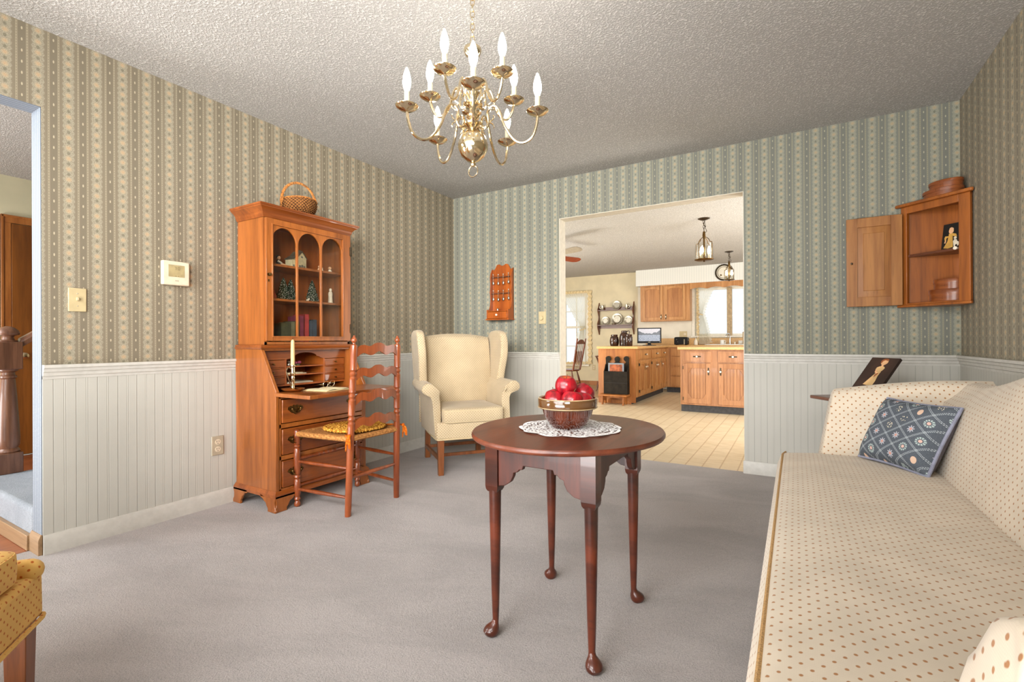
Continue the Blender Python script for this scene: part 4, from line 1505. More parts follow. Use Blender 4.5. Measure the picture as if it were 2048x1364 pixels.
obj('backrest', MB().grid(sofa_back, 31, 41), M['fab_sofa'], so, ang=80)
for s_ in (-1, 1):
    am = MB()

    def arm(u, v, s_=s_):
        # v: front -> back along x, u: around the section from inside bottom, over the roll, to the outside bottom
        top = .755 + .052 * sin(min(1, v * 1.15) * PI / 2)
        yi = LH + .012
        a = [(yi, .40), (yi + .004, .50), (yi + .014, .60), (yi + .030, top - .075), (yi + .060, top - .018), (yi + .095, top), (yi + .130, top - .012), (yi + .146, top - .045), (yi + .147, top - .090),
             (yi + .142, top - .140), (yi + .132, .50), (yi + .126, .30), (yi + .12, .15)]
        f = u * (len(a) - 1)
        i = min(int(f), len(a) - 2)
        q = f - i
        z = a[i][1] * (1 - q) + a[i + 1][1] * q
        y = a[i][0] * (1 - q) + a[i + 1][0] * q
        # front edge of the arm curves: foot forward, waist back, scroll forward again
        xf_ = .160 + .052 * (z - .44) / .3 + .022 * max(0, (z - .735) / .07) ** 1.5
        xf_ = xf_ if z > .44 else .165 - (.44 - z) * .35
        x = xf_ + (.745 - xf_) * v
        return (x, s_ * y, z)
    N = 40
    am.grid(arm, N, 17)
    fl = [arm(i / (N - 1), 0) for i in range(N)]
    cen = [sum(p_[k_] for p_ in fl) / N for k_ in range(3)]
    ctr = [((fl[k_][1] + fl[N - 1 - k_][1]) / 2, (fl[k_][2] + fl[N - 1 - k_][2]) / 2) for k_ in range(N)]

    def inset(q, dx):
        return [(x_ - dx, c_[0] + (y_ - c_[0]) * q, c_[1] + (z_ - c_[1]) * (.5 + q / 2) - (.012 * (1 - q) * 4 if z_ > .7 else 0)) for (x_, y_, z_), c_ in zip(fl, ctr)]
    L_a = [fl, inset(.97, .006), inset(.90, .011), inset(.75, .014)]
    vs_ = [q for l_ in L_a for q in l_]
    am.add(vs_, [(a * N + k_, a * N + k_ + 1, (a + 1) * N + k_ + 1, (a + 1) * N + k_) for a in range(3) for k_ in range(N - 1)] +
           [(3 * N + k_, 3 * N + k_ + 1, 3 * N + N - 2 - k_, 3 * N + N - 1 - k_) for k_ in range(N // 2 - 1)])
    obj('arm', am, M['fab_sofa'], so, ang=89)

# cushion leaning in the far corner of the sofa
pl = thing('throw_pillow', 'slate blue fruit tapestry pillow in the far corner of the sofa', 'pillow', (3.249, -1.391, .480))
ax = Vector((.5445, -.8388, 0))
nn = Vector((.8388, .5445, 0))
lean = .484
up = nn * sin(lean) + Vector((0, 0, cos(lean)))
fw = ax.cross(up)          # points away from the camera side
pl.rotation_mode = 'QUATERNION'
yv = up.cross(ax)
RM = Matrix((ax, yv, up)).transposed()
pl.rotation_quaternion = RM.to_quaternion()
PW, PH, PT = .321, .274, .058


def pil(sgn):
    def f(u, v):
        a, b_ = 2 * u - 1, 2 * v - 1
        k_ = max(0, (1 - a ** 4)) ** .55 * max(0, (1 - b_ ** 4)) ** .55
        sx_ = 1 - .045 * (1 - b_ * b_) + .01
        sz_ = 1 - .060 * (1 - a * a) + .01
        return (PW / 2 + PW / 2 * a * sx_, sgn * (.004 + PT * k_), PH / 2 + PH / 2 * b_ * sz_)
    return f


obj('pillow_front', MB().grid(pil(-1), 25, 25), M['pillow'], pl, ang=80)
obj('pillow_back', MB().grid(pil(1), 25, 25), M['pillow_back'], pl, ang=80)
edge = []
for a, b_, c, d in ((0, 0, 1, 0), (1, 0, 1, 1), (1, 1, 0, 1), (0, 1, 0, 0)):
    for i in range(14):
        q = i / 14
        p_ = pil(-1)(a + (c - a) * q, b_ + (d - b_) * q)
        edge.append((p_[0], 0, p_[2]))
obj('pillow_cord', MB().tube(edge, .0065, 8, closed=True), M['pillow_welt'], pl)
pl.location = Vector((3.249, -1.391, .482)) + Vector((-.8388, -.5445, 0)) * .012

# ------------------------------------------------------------------ end table with a leaning painted board
e1 = Vector((.58, -.81, 0)).normalized()
et = thing('end_table', 'dark wood end table behind the far sofa arm', 'table', (3.080, -.440, 0), rz=math.atan2(-.81, .58))
es_ = .44
obj('tabletop', MB().box(0, es_, 0, es_, .620, .640), M['walnut'], et, bev=.004)
obj('cleat', MB().box(.05, es_ - .05, .10, .15, .588, .62).box(.05, es_ - .05, es_ - .15, es_ - .10, .588, .62), M['walnut'], et, bev=.004)
obj('pedestal', MB().lathe([(.03, .14), (.034, .17), (.024, .20), (.032, .26), (.036, .32), (.022, .44), (.018, .54), (.030, .56), (.05, .588)], (es_ * .55, es_ * .55, 0), 18), M['walnut'], et)
for q in range(3):
    a = q * 2 * PI / 3 + .5
    obj('leg', MB().tube(bez([(es_ * .55 + .02 * cos(a), es_ * .55 + .02 * sin(a), .17), (es_ * .55 + .12 * cos(a), es_ * .55 + .12 * sin(a), .13), (es_ * .55 + .20 * cos(a), es_ * .55 + .20 * sin(a), .03), (es_ * .55 + .235 * cos(a), es_ * .55 + .235 * sin(a), .012)], 14), .013, 8), M['walnut'], et)

pt = thing('painted_board', 'tilted dark board painted with a figure in a cream dress on the end table', 'painting', (3.252, -.500, .6405), rz=-.877)
pm = MB()
pm.X = Matrix.Rotation(-.688, 4, 'X')
pm.box(0, .174, 0, .016, 0.0, .300, 0)
yb_ = -.0008


def pp(poly, mi, y=yb_):
    pm.prism([(.012 + u * 1.08, .100 + (v - .022) * .80) for u, v in poly], y, y + .0006, 'y', mi)


pp([(.040, .028), (.066, .022), (.096, .026), (.098, .060), (.092, .110), (.094, .150), (.072, .152), (.066, .118), (.052, .070)], 1)
pp([(.066, .150), (.056, .164), (.056, .182), (.066, .192), (.076, .196), (.092, .194), (.102, .182), (.100, .168), (.094, .152)], 1)
pp([(.058, .162), (.062, .138), (.076, .130), (.084, .136), (.074, .142), (.068, .150), (.066, .164)], 2, -.0012)
pp([(.070, .118), (.080, .134), (.088, .132), (.080, .108), (.074, .094)], 3, -.0011)
pp(arc(.080, .232, .019, 0, 2 * PI, 14, .026)[:-1], 2, -.0012)
pp([(.074, .190), (.074, .212), (.086, .212), (.086, .190)], 2, -.0011)
pp([(.060, .222)] + [(.080 + .023 * cos(a), .236 + .028 * sin(a)) for a in (PI * .95, PI * .8, PI * .65, PI * .5, PI * .35, PI * .2)] + [(.092, .244), (.078, .250), (.068, .240), (.066, .222)], 3, -.0014)
obj('panel', pm, [M['paint_dark'], M['paint_dress'], M['paint_skin'], M['paint_hair']], pt)
obj('easel_strut', MB().tube([(.087, .018 + .20 * sin(.688) - .01, .20 * cos(.688) - .012), (.087, .225, .003)], .006, 6), M['walnut'], pt)

# ------------------------------------------------------------------ corner wall cabinet
CA = Vector((3.590, -.015, 0))
cang = math.atan2(-.67, .74)
cc = thing('corner_cabinet', 'antique pine corner wall cabinet with its raised panel door open', 'cabinet', (CA.x, CA.y, 0), rz=cang)
L_ = .366
apx, apy = .203, .203     # room corner seen from the cabinet


def tri(over=0.0):
    return [(-over, -over * .6), (L_ + over, -over * .6), (L_ + over * .5, .02), (apx, apy - .004), (-over * .5, .02)]


obj('bottom_board', MB().prism(tri(), 1.195, 1.207), M['pine'], cc, bev=.002)
obj('top_board', MB().prism(tri(), 1.800, 1.815), M['pine'], cc, bev=.002)
bp = MB()
bp.loft([[(0, .016, z), (apx, apy - .006, z), (apx, apy - .016, z), (.006, .010, z)] for z in (1.207, 1.80)])
bp.loft([[(L_, .016, z), (apx, apy - .006, z), (apx, apy - .016, z), (L_ - .006, .010, z)] for z in (1.207, 1.80)])
obj('back_board', bp, M['pine'], cc)
ff = MB()
ff.box(0, .034, -.002, .016, 1.195, 1.815).box(L_ - .056, L_, -.002, .016, 1.195, 1.815).box(.034, L_ - .056, -.002, .016, 1.772, 1.815)
obj('face_frame', ff, M['pine'], cc, bev=.002)
obj('cornice', MB().prism([(-.022, -.024), (L_ + .018, -.024), (L_ + .024, -.012), (L_ + .008, .010), (apx, apy - .002), (-.006, .010), (-.026, -.008)], 1.815, 1.835), M['pine'], cc, bev=.006, seg=3)
obj('bottom_moulding', MB().prism([(-.016, -.020), (L_ + .012, -.020), (L_ + .014, -.004), (L_ + .004, .012), (apx, apy - .002), (-.004, .012), (-.018, -.004)], 1.180, 1.196), M['pine'], cc, bev=.005, seg=3)
obj('shelf', MB().prism([(.010, .012), (L_ - .010, .012), (apx, apy - .018)], 1.498, 1.512), M['walnut'], cc)
obj('catch_knob', MB().lathe([(.006, 0), (.005, -.010), (.010, -.016), (.010, -.024), (0, -.028)], (L_ - .070, .014, 1.507), 12, axis='y'), M['porcelain'], cc)
dr = MB()
dw, z0, z1 = .292, 1.196, 1.772
dr.X = Matrix.Translation((.012, -.012, 0)) @ Matrix.Rotation(PI + .755, 4, 'Z')
# opened right round against the back wall
dr.box(0, .058, 0, .018, z0, z1).box(dw - .058, dw, 0, .018, z0, z1).box(.058, dw - .058, 0, .018, z0, z0 + .060).box(.058, dw - .058, 0, .018, z1 - .060, z1)
a0, a1, b0, b1 = .058, dw - .058, z0 + .060, z1 - .060
pnl = MB()
pnl.X = dr.X


def pr_(i, y):
    return [(a0 - .002 + i, y, b0 - .002 + i * 1.25), (a1 + .002 - i, y, b0 - .002 + i * 1.25), (a1 + .002 - i, y, b1 + .002 - i * 1.25), (a0 - .002 + i, y, b1 + .002 - i * 1.25)]


pnl.loft([pr_(.036, .001), pr_(0, .007), pr_(0, .010), pr_(.034, .0155), pr_(.036, .018)])
dro = obj('door', dr, M['pine_door'], cc, bev=.0015, ang=20)
obj('door_panel', pnl, M['pine_door'], dro, ang=15)
lt = MB()
lt.X = dr.X
lt.lathe([(.005, .018), (.004, .026), (.007, .030), (0, .034)], (dw - .026, 0, 1.478), 10, axis='y')
obj('latch', lt, M['iron'], dro)


def cab(x, y, z):
    v_ = CA + Vector((cos(cang), sin(cang), 0)) * x + Vector((-sin(cang), cos(cang), 0)) * y
    return (v_.x, v_.y, z)


def oval_box(label, loc, a, b_, h, rz):
    t = thing('oval_box', label, 'box', loc, rz, 'oval bentwood boxes of the corner cabinet')
    obj('box_body', MB().lathe([(.0001, 0), (1, 0), (1, h * .9), (.0001, h * .9)], seg=40, sx=a, sy=b_), M['shaker'], t, ang=40)
    lo = obj('lid', MB().lathe([(.98, h * .60), (1.05, h * .60), (1.055, h - .002), (1.03, h), (.0001, h)], seg=40, sx=a, sy=b_), M['shaker'], t, ang=40)
    # swallowtail fingers with copper tacks
    for zz, hh in ((h * .30, h * .10), (h * .80, h * .08)):
        for k_ in range(2):
            an = -PI / 2 + .15
            zc = zz + (k_ - .5) * hh * 1.6
            fg = MB()
            rr = 1.065 if zz > h * .5 else 1.012
            fg.loft([[(a * rr * cos(an - q), b_ * rr * sin(an - q), zc - hh * w_), (a * rr * cos(an - q), b_ * rr * sin(an - q), zc + hh * w_),
                      (a * (rr - .02) * cos(an - q), b_ * (rr - .02) * sin(an - q), zc + hh * w_), (a * (rr - .02) * cos(an - q), b_ * (rr - .02) * sin(an - q), zc - hh * w_)] for q, w_ in ((-.1, .7), (.2, .6), (.45, .2))])
            fg.lathe([(.0022, 0), (.0015, -.002), (0, -.0025)], (a * rr * cos(an - .1), b_ * rr * sin(an - .1), zc), 6, axis='y')
            obj('finger_joint', fg, M['shaker'], lo if zz > h * .5 else t)
    return t


oval_box('larger oval bentwood box under another on top of the corner cabinet', cab(.190, .072, 1.8355), .098, .070, .048, cang)
oval_box('smaller oval bentwood box, topmost on the corner cabinet', cab(.205, .072, 1.8845), .082, .058, .046, cang)
oval_box('larger oval bentwood box on the bottom shelf of the corner cabinet', cab(.205, .083, 1.2075), .092, .056, .072, cang)
oval_box('smaller oval bentwood box stacked on the box inside the corner cabinet', cab(.212, .083, 1.2805), .076, .046, .060, cang)

pc = thing('picture_card', 'small black picture of a child in yellow dress leaning in the corner cabinet', 'picture', cab(.190, .050, 1.5128), rz=cang - .05)
pm = MB()
pm.X = Matrix.Rotation(-.16, 4, 'X')
pm.box(0, .106, 0, .010, 0, .158, 0)


def pq(poly, mi, y=-.0008):
    pm.prism(poly, y, y + .0006, 'y', mi)


pq([(.012, .012), (.036, .006), (.062, .012), (.058, .052), (.054, .084), (.034, .084), (.030, .050)], 1)
pq([(.034, .082), (.016, .084), (.012, .072), (.016, .056), (.022, .058), (.024, .072), (.036, .076), (.056, .080), (.070, .072), (.060, .066), (.064, .062), (.078, .074), (.072, .090), (.056, .096), (.034, .096)], 1, -.0011)
pq([(.018, .060), (.014, .042), (.020, .040), (.024, .058)], 2, -.0012)
pq(arc(.045, .112, .013, 0, 2 * PI, 12, .017)[:-1], 2, -.0012)
pq([(.033, .118), (.037, .132), (.046, .134), (.056, .128), (.058, .116), (.054, .124), (.042, .126)], 3, -.0015)
pq([(.064, .026), (.060, .046), (.066, .058), (.078, .056), (.082, .044), (.094, .036), (.090, .016), (.084, .014), (.084, .026), (.074, .024), (.072, .008), (.068, .008)], 4, -.0010)
pq(arc(.070, .066, .008, 0, 2 * PI, 10)[:-1], 4, -.0012)
obj('card', pm, [M['paint_black'], M['paint_gold'], M['paint_skin'], M['paint_skin'], M['cloth_white']], pc)

# ------------------------------------------------------------------ spoon rack
RX0, RX1 = .472, .712
sr = thing('spoon_rack', 'orange stained wall spoon rack with a small drawer', 'spoon rack', (RX0, 0, 1.19))
rw = RX1 - RX0
bkp = [(0, 0), (rw, 0), (rw, .490), (rw - .02, .478), (rw - .034, .486), (rw - .044, .505), (rw - .060, .528), (rw - .085, .532), (rw - .104, .520), (rw / 2, .516), (.104, .520), (.085, .532), (.060, .528), (.044, .505), (.034, .486), (.02, .478), (0, .490)]
obj('back_board', MB().prism(bkp, -.012, -.001, 'y'), M['rackwood'], sr, bev=.0015)
SD = [(-.001, 0), (-.108, 0), (-.108, .092), (-.092, .088), (-.066, .100), (-.050, .130), (-.042, .18), (-.046, .235), (-.054, .26), (-.046, .29), (-.040, .34), (-.048, .40), (-.040, .44), (-.020, .475), (-.001, .492)]
for x0 in (0, rw - .010):
    obj('side_board', MB().prism(SD, x0, x0 + .010, 'x'), M['rackwood'], sr, bev=.001)
obj('drawer_case', MB().box(.010, rw - .01, -.108, -.012, .074, .082).box(-.008, rw + .008, -.116, -.002, -.008, .004), M['rackwood'], sr, bev=.002)
dw_ = obj('drawer', MB().box(.013, rw - .013, -.110, -.02, .007, .071), M['rackwood'], sr, bev=.002)
obj('knob', MB().lathe([(.005, 0), (.004, -.006), (.010, -.012), (.010, -.018), (0, -.021)], (rw / 2, -.110, .040), 12, axis='y'), M['porcelain'], dw_)
for zz in (.245, .400):
    hb = MB().box(.010, rw - .01, -.040, -.012, zz, zz + .010)
    obj('spoon_bar', hb, M['walnut'], sr)
sp0 = None
for zz, names in ((.245, 'lower'), (.400, 'upper')):
    for k_, pos in enumerate(('far left', 'second from left', 'third from left', 'far right')):
        label = 'small pewter souvenir spoon, %s on the %s bar of the spoon rack' % (pos, names)
        x_ = RX0 + .034 + k_ * .057
        ln = (-.050, -.062, -.056, -.036)[k_]
        if sp0 is None:
            s_ = MB()
            s_.tube([(0, 0, .020), (0, 0, -.045)], [.0030, .0024], 6)
            s_.ell((0, 0, .022), (.0065, .0025, .0075), 10, 6)
            s_.ell((0, -.001, -.060), (.0115, .005, .0170), 12, 8)
            sp0 = tag(obj('souvenir_spoon', s_, M['pewter']), label, 'spoon', 'souvenir spoons on the rack')
            o = sp0
        else:
            o = dup(sp0, label=label)
        o.location = (x_, -.044, 1.19 + zz + .006 - (.062 + ln) * -.3)
tm = MB().lathe([(.011, 0), (.0105, .016), (.009, .021), (0, .023)], seg=14)
tag(place(obj('thimble', tm, M['pewter']), (RX0 + .095, -.060, 1.2722)), 'silver thimble standing on the spoon rack ledge', 'thimble')

# ------------------------------------------------------------------ chandelier
CH = Vector((1.833, -2.251, 0))
chn = thing('chandelier', 'brass two-tier candle chandelier hanging from the ceiling', 'chandelier', (CH.x, CH.y, 0))
col = [(.006, 1.735), (.014, 1.740), (.026, 1.744), (.050, 1.765), (.063, 1.796), (.0635, 1.812), (.056, 1.842), (.036, 1.862), (.018, 1.868), (.014, 1.878), (.020, 1.886), (.042, 1.892), (.044, 1.898), (.022, 1.906),
       (.016, 1.916), (.026, 1.924), (.030, 1.934), (.016, 1.946), (.014, 1.965), (.020, 1.972), (.040, 1.978), (.041, 1.984), (.020, 1.990), (.016, 2.000), (.022, 2.015), (.030, 2.03), (.018, 2.048), (.010, 2.060), (.008, 2.16),
       (.014, 2.170), (.012, 2.178), (.030, 2.192), (.038, 2.210), (.036, 2.222), (.020, 2.236), (.010, 2.240)]
obj('column', MB().lathe(col, seg=28), M['brass'], chn)
obj('finial_ring', MB().lathe([(.010, 1.722), (.012, 1.73), (.007, 1.738)], seg=12).tube([(.0235 * cos(a), .006 * 0, 1.700 + .0235 * sin(a)) for a in [2 * PI * k_ / 24 for k_ in range(24)]], .0028, 6, closed=True), M['brass'], chn)
chain = MB()
zz = 2.246
k_ = 0
while zz < 2.425:
    pts = []
    for i in range(16):
        a = 2 * PI * i / 16
        u_, v_ = .0085 * cos(a), .017 * sin(a)
        pts.append((u_ * cos(k_ * PI / 2 + .5), u_ * sin(k_ * PI / 2 + .5), zz + .014 + v_))
    chain.tube(pts, .0022, 6, closed=True)
    zz += .0265
    k_ += 1
obj('chain', chain, M['brass'], chn)
obj('ceiling_hook', MB().lathe([(.004, 2.425), (.010, 2.432), (.012, 2.4395)], seg=16), M['brass'], chn)


def arm_parts(ang, r, zp, tier):
    ca, sa = cos(ang), sin(ang)

    def P_(q, z):
        return (q * ca, q * sa, z)
    if tier == 0:
        path = bez([(.030, 1.895), (.055, 1.880), (.070, 1.900), (.066, 1.945), (.088, 1.968), (.115, 1.945), (.140, 1.875), (.180, 1.815), (.220, 1.800), (.256, 1.822), (.274, 1.870), (r, zp - .006)], 55)
    else:
        path = bez([(.028, 1.982), (.046, 1.972), (.058, 1.995), (.054, 2.040), (.070, 2.062), (.088, 2.040), (.105, 1.985), (.132, 1.950), (.160, 1.950), (.182, 1.985), (r, zp - .006)], 50)
    a = MB().tube([P_(q, z) for q, z in path], .0058, 8)
    # little leaf scrolls near the column
    q0, z0 = path[10]
    for sg in (1, -1):
        a.tube([P_(q0 + .004, z0), P_(q0 + .018, z0 + sg * .010), P_(q0 + .024, z0 + sg * .022), P_(q0 + .018, z0 + sg * .028)], [.003, .0028, .0022, .0015], 5)
    q1, z1 = path[22]
    a.tube([P_(q1, z1), P_(q1 - .008, z1 - .014), P_(q1 - .016, z1 - .012)], [.003, .0025, .0015], 5)
    ao = obj('arm', a, M['brass'], chn)
    cx, cy = r * ca, r * sa
    obj('drip_pan', MB().lathe([(.006, zp - .010), (.012, zp - .006), (.026, zp - .003), (.043, zp + .008), (.046, zp + .013), (.043, zp + .013), (.026, zp + .003), (.014, zp + .004), (.015, zp + .014), (.013, zp + .018), (0, zp + .018)], (cx, cy, 0), 24),
        M['brass'], ao)
    obj('candle_sleeve', MB().lathe([(.0108, zp + .016), (.0108, zp + .070), (.009, zp + .073)], (cx, cy, 0), 14), M['sleeve'], ao)
    obj('candle_bulb', MB().lathe([(.007, zp + .070), (.0105, zp + .078), (.0160, zp + .096), (.0172, zp + .110), (.0150, zp + .130), (.0095, zp + .152), (.004, zp + .166), (0, zp + .170)], (cx, cy, 0), 12), M['bulb'], ao)


YW = .5342
for k_ in range(5):
    arm_parts(math.radians(-85 + 72 * k_) + YW, .278, 1.912, 0)
for k_ in range(5):
    arm_parts(math.radians(-120 + 72 * k_) + YW, .192, 2.028, 1)

# gold armchair at the photographer's left
wing_chair('gold dotted wingback armchair cut off at the lower left edge', (1.262 + .7757 * .285, -3.492 - .6311 * .285, 0), math.atan2(.7757, .6311), M['fab_gold'], M['fab_gold'], tee=True)


# ------------------------------------------------------------------ kitchen shell
KY = 6.2
k1 = (-2.05, -1.03, .45, 2.03)      # nook window hole
k2 = (1.27, 2.75, 1.07, 2.02)       # sink window hole
struct('wall_nook', MB().box(-3.2, k1[0], KY, KY + .12, 0, H).box(k1[1], .13, KY, KY + .12, 0, H).box(k1[0], k1[1], KY, KY + .12, 0, k1[2]).box(k1[0], k1[1], KY, KY + .12, k1[3], H)
       .box(-3.3, -3.2, T, KY, 0, H).box(-3.2, -2.865, T, 1.0, 0, H), M['kwall'])
struct('wall_kitchen', MB().box(.13, k2[0], KY, KY + .12, 0, H).box(k2[1], 4.6, KY, KY + .12, 0, H).box(k2[0], k2[1], KY, KY + .12, 0, k2[2]).box(k2[0], k2[1], KY, KY + .12, k2[3], H)
       .box(4.6, 4.7, T, KY, 0, H), M['kwall_white'])
struct('wall_kitchen_near', MB().box(-T - 2.8, OX0, T, T + .01, 0, H).box(OX1, 4.6, T, T + .01, 0, H), M['kwall'])
struct('trim_soffit', MB().box(.155, 4.6, 5.97, KY, 2.112, H), M['soffit'])
struct('baseboard_nook', MB().box(-3.2, .29, KY - .014, KY, 0, .095), M['casing'], bev=.003)


def window(name, x0, x1, z0, z1, posts, rails, mats, sill=True, y=KY):
    m = MB()
    f = .045
    for a, b_, c, d in ((x0, x0 + f, z0, z1), (x1 - f, x1, z0, z1), (x0 + f, x1 - f, z0, z0 + f), (x0 + f, x1 - f, z1 - f, z1)):
        m.box(a, b_, y + .02, y + .08, c, d)
    for px, pw in posts:
        m.box(px - pw / 2, px + pw / 2, y + .03, y + .07, z0 + f, z1 - f)
    for pz_, ph, a, b_ in rails:
        m.box(a, b_, y + .032, y + .068, pz_ - ph / 2, pz_ + ph / 2)
    # casing on the room side
    for a, b_, c, d in ((x0 - .05, x0 + .008, z0 - .02, z1 + .05), (x1 - .008, x1 + .05, z0 - .02, z1 + .05), (x0, x1, z1 - .008, z1 + .05)):
        m.box(a, b_, y - .014, y + .02, c, d)
    w_ = struct(name, m, mats, bev=.003)
    if sill:
        s_ = obj('window_sill', MB().box(x0 - .07, x1 + .07, y - .05, y + .03, z0 - .03, z0 + .004), mats, w_, bev=.004)
    g = obj('window_pane', MB().box(x0 + f, x1 - f, y + .048, y + .052, z0 + f, z1 - f), M['glass'], w_)
    return w_


window('window_1', *k1, [(-1.556, .018), (-1.29, .018), (-1.80, .018)], [(1.30, .05, k1[0] + .04, k1[1] - .04), (1.66, .018, k1[0] + .04, k1[1] - .04), (.87, .018, k1[0] + .04, k1[1] - .04)], M['sash'])
w2 = window('window_2', *k2, [], [], M['sash'])
obj('window_post', MB().box(1.865, 1.955, KY - .016, KY + .07, k2[2], k2[3]).box(1.895, 1.925, KY - .024, KY - .016, k2[2], k2[3]), M['mullion'], w2, bev=.003)
g3 = obj('window_pane', MB().box(WX0 + .06, WX1 - .06, YF - .063, YF - .059, WZ0 + .06, WZ1 - .06), M['glass'], w3)


def curtain(name, label, xin, xout, z0, z1, ztie, xtie, y, flip=1, wtie=.10):
    """tied back sheer: hangs between xin (meeting edge) and xout, gathered at (xtie, ztie)"""
    t = thing(name, label, 'curtain', (0, y, 0))

    def edges(z):
        if z > ztie:
            q = (z - ztie) / (z1 - ztie)
            return xtie - flip * wtie + (xin - xtie + flip * wtie) * q ** 1.4, xtie + (xout - xtie) * q ** .7
        q = (ztie - z) / (ztie - z0)
        return xtie - flip * (wtie + .13 * q ** .8), xtie + (xout - xtie) * .4 * q

    def fn(u, v):
        z = z0 + (z1 - z0) * v
        a, b_ = edges(z)
        return (a + (b_ - a) * u, -.020 + .016 * sin(u * 11 * 2 * PI) * (.6 + .4 * sin(v * 5)), z)
    obj('sheer_panel', MB().grid(fn, 90, 30), M['sheer'], t, ang=90)
    # ruffle down the inner edge and along the hem
    rf = MB()

    def rfn(u, v):
        z = z0 - .01 + (z1 - z0) * u
        a, b_ = edges(max(z0, z))
        return (a - flip * .045 * v + .010 * sin(u * 130) * v, -.030 + .012 * sin(u * 97 + 1) * v, z)
    rf.grid(rfn, 120, 3)
    rf.grid(lambda u, v: ((lambda e: e[0] + (e[1] - e[0]) * u)(edges(z0)), -.025 + .014 * sin(u * 60) * v, z0 - .045 * v + .006 * sin(u * 75) * v), 80, 3)
    obj('ruffle', rf, M['sheer'], t, ang=90)
    obj('tieback', MB().tube([(xtie - flip * (wtie + .01), -.045, ztie - .01), (xtie - flip * wtie * .5, -.05, ztie - .005), (xtie + flip * .03, -.035, ztie + .03)], .016, 8, flat=.5), M['ruffle'], t)
    return t


c1 = curtain('sheer_curtain', 'tied back sheer white curtain at the breakfast nook window', -1.62, -1.0, .50, 2.06, 1.24, -1.06, KY - .02, 1, .10)
# outer cream ruffle hangs along the frame
rr = MB()
rr.grid(lambda u, v: (-.985 + .085 * v + .012 * sin(u * 90 + v), -.012 + .014 * sin(u * 110) * v, .47 + 1.64 * u), 120, 3)
rr.grid(lambda u, v: (-1.95 + 1.05 * u, -.014 + .014 * sin(u * 90) * v, 2.04 + .075 * v + .006 * sin(u * 120)), 90, 3)
rr.grid(lambda u, v: (-1.75 + .85 * u, -.020 + .014 * sin(u * 70) * v, .50 + .03 * u - .06 * v + .008 * sin(u * 60)), 70, 3)
obj('cream_ruffle', rr, M['ruffle'], c1, ang=90)
c2 = curtain('sheer_curtain', 'tied back sheer white curtain at the kitchen sink window', 1.62, 1.34, .95, 2.04, 1.50, 1.37, KY - .03, -1, .06)
rr = MB()
rr.grid(lambda u, v: (1.315 + .05 * v + .006 * sin(u * 90 + v), -.016 + .012 * sin(u * 110) * v, .94 + 1.10 * u), 120, 3)
obj('cream_ruffle', rr, M['ruffle'], c2, ang=90)

# ------------------------------------------------------------------ kitchen cabinets


def pull(mb, x, z, vert=False, y=0.0, kn=True):
    pl_ = [(0, .030), (.007, .024), (.005, .014), (.010, .006), (.010, -.006), (.005, -.014), (.007, -.024), (0, -.030), (-.007, -.024), (-.005, -.014), (-.010, -.006), (-.010, .006), (-.005, .014), (-.007, .024)]
    mb.prism([((x + u * 1.5, z + v * 1.8) if vert else (x + v * 1.8, z + u * 1.5)) for u, v in pl_], y - .003, y, 'y', 0)
    mb.lathe([(.006, 0), (.005, -.010), (.013, -.016), (.013, -.024), (0, -.029)], (x, y - .002, z), 12, 1, 'y')
    return mb


def base_unit(label, loc, rz, w_, items, mats, group=None, h=.855, depth=.575):
    t = thing('base_cabinet', label, 'cabinet', loc, rz, group)
    c = MB()
    c.box(0, w_, .018, depth, .10, h)
    # face frame
    c.box(0, w_, 0, .018, .10, h)
    obj('carcass', c, mats[0], t, bev=.002)
    obj('toe_kick', MB().box(0.0, w_, .060, depth, .0, .10), M['toe'], t)
    for it in items:
        kind, x0, x1, z0, z1 = it[:5]
        if kind == 'drawer':
            m = MB().box(x0, x1, -.018, 0, z0, z1)
            m.box(x0 + .018, x1 - .018, -.021, -.018, z0 + .018, z1 - .018)
            d = obj('drawer', m, mats[1], t, bev=.005)
            if it[5]:
                obj('pull', pull(MB(), (x0 + x1) / 2, (z0 + z1) / 2, False, -.021), [M['iron'], M['porcelain']], d)
        else:
            side_ = it[5]
            fw_ = min(.062, (x1 - x0) * .2)
            a0_, a1_, b0_, b1_ = x0 + fw_, x1 - fw_, z0 + .065, z1 - .065
            m = MB()
            m.box(x0, a0_, -.019, 0, z0, z1).box(a1_, x1, -.019, 0, z0, z1).box(a0_, a1_, -.019, 0, z0, b0_).box(a0_, a1_, -.019, 0, b1_, z1)
            cc_ = (a1_ - a0_) * .20
            for sx_ in (0, 1):
                for sz_ in (0, 1):
                    X0 = a1_ if sx_ else a0_
                    Z0 = b1_ if sz_ else b0_
                    dx, dz = (-1 if sx_ else 1), (-1 if sz_ else 1)
                    m.prism([(X0, Z0), (X0 + dx * cc_, Z0), (X0 + dx * cc_ * .92, Z0 + dz * cc_ * .30), (X0 + dx * cc_ * .55, Z0 + dz * cc_ * .62), (X0 + dx * cc_ * .30, Z0 + dz * cc_ * 1.3), (X0, Z0 + dz * cc_ * 1.5)], -.019, -.002, 'y')
            d = obj('door', m, mats[1], t, bev=.003)
            p = MB()
            n_ = max(2, int(round((a1_ - a0_) / .038)))
            s_ = (a1_ - a0_) / n_
            for i in range(n_):
                p.box(a0_ + i * s_ + .0035, a0_ + (i + 1) * s_ - .0035, -.010, -.002, b0_, b1_)
            p.box(a0_, a1_, -.004, 0, b0_, b1_)
            obj('beaded_panel', p, mats[2], d, bev=.0015)
            if side_:
                obj('pull', pull(MB(), x1 - .028 if side_ > 0 else x0 + .028, it[6] if len(it) > 6 else z1 - .105, True, -.019), [M['iron'], M['porcelain']], d)
                hx = x0 if side_ > 0 else x1
                for zz in (z0 + .06, z1 - .06):
                    obj('hinge', MB().box(hx - .006, hx + .006, -.021, -.002, zz - .022, zz + .022), M['iron'], d)
    return t


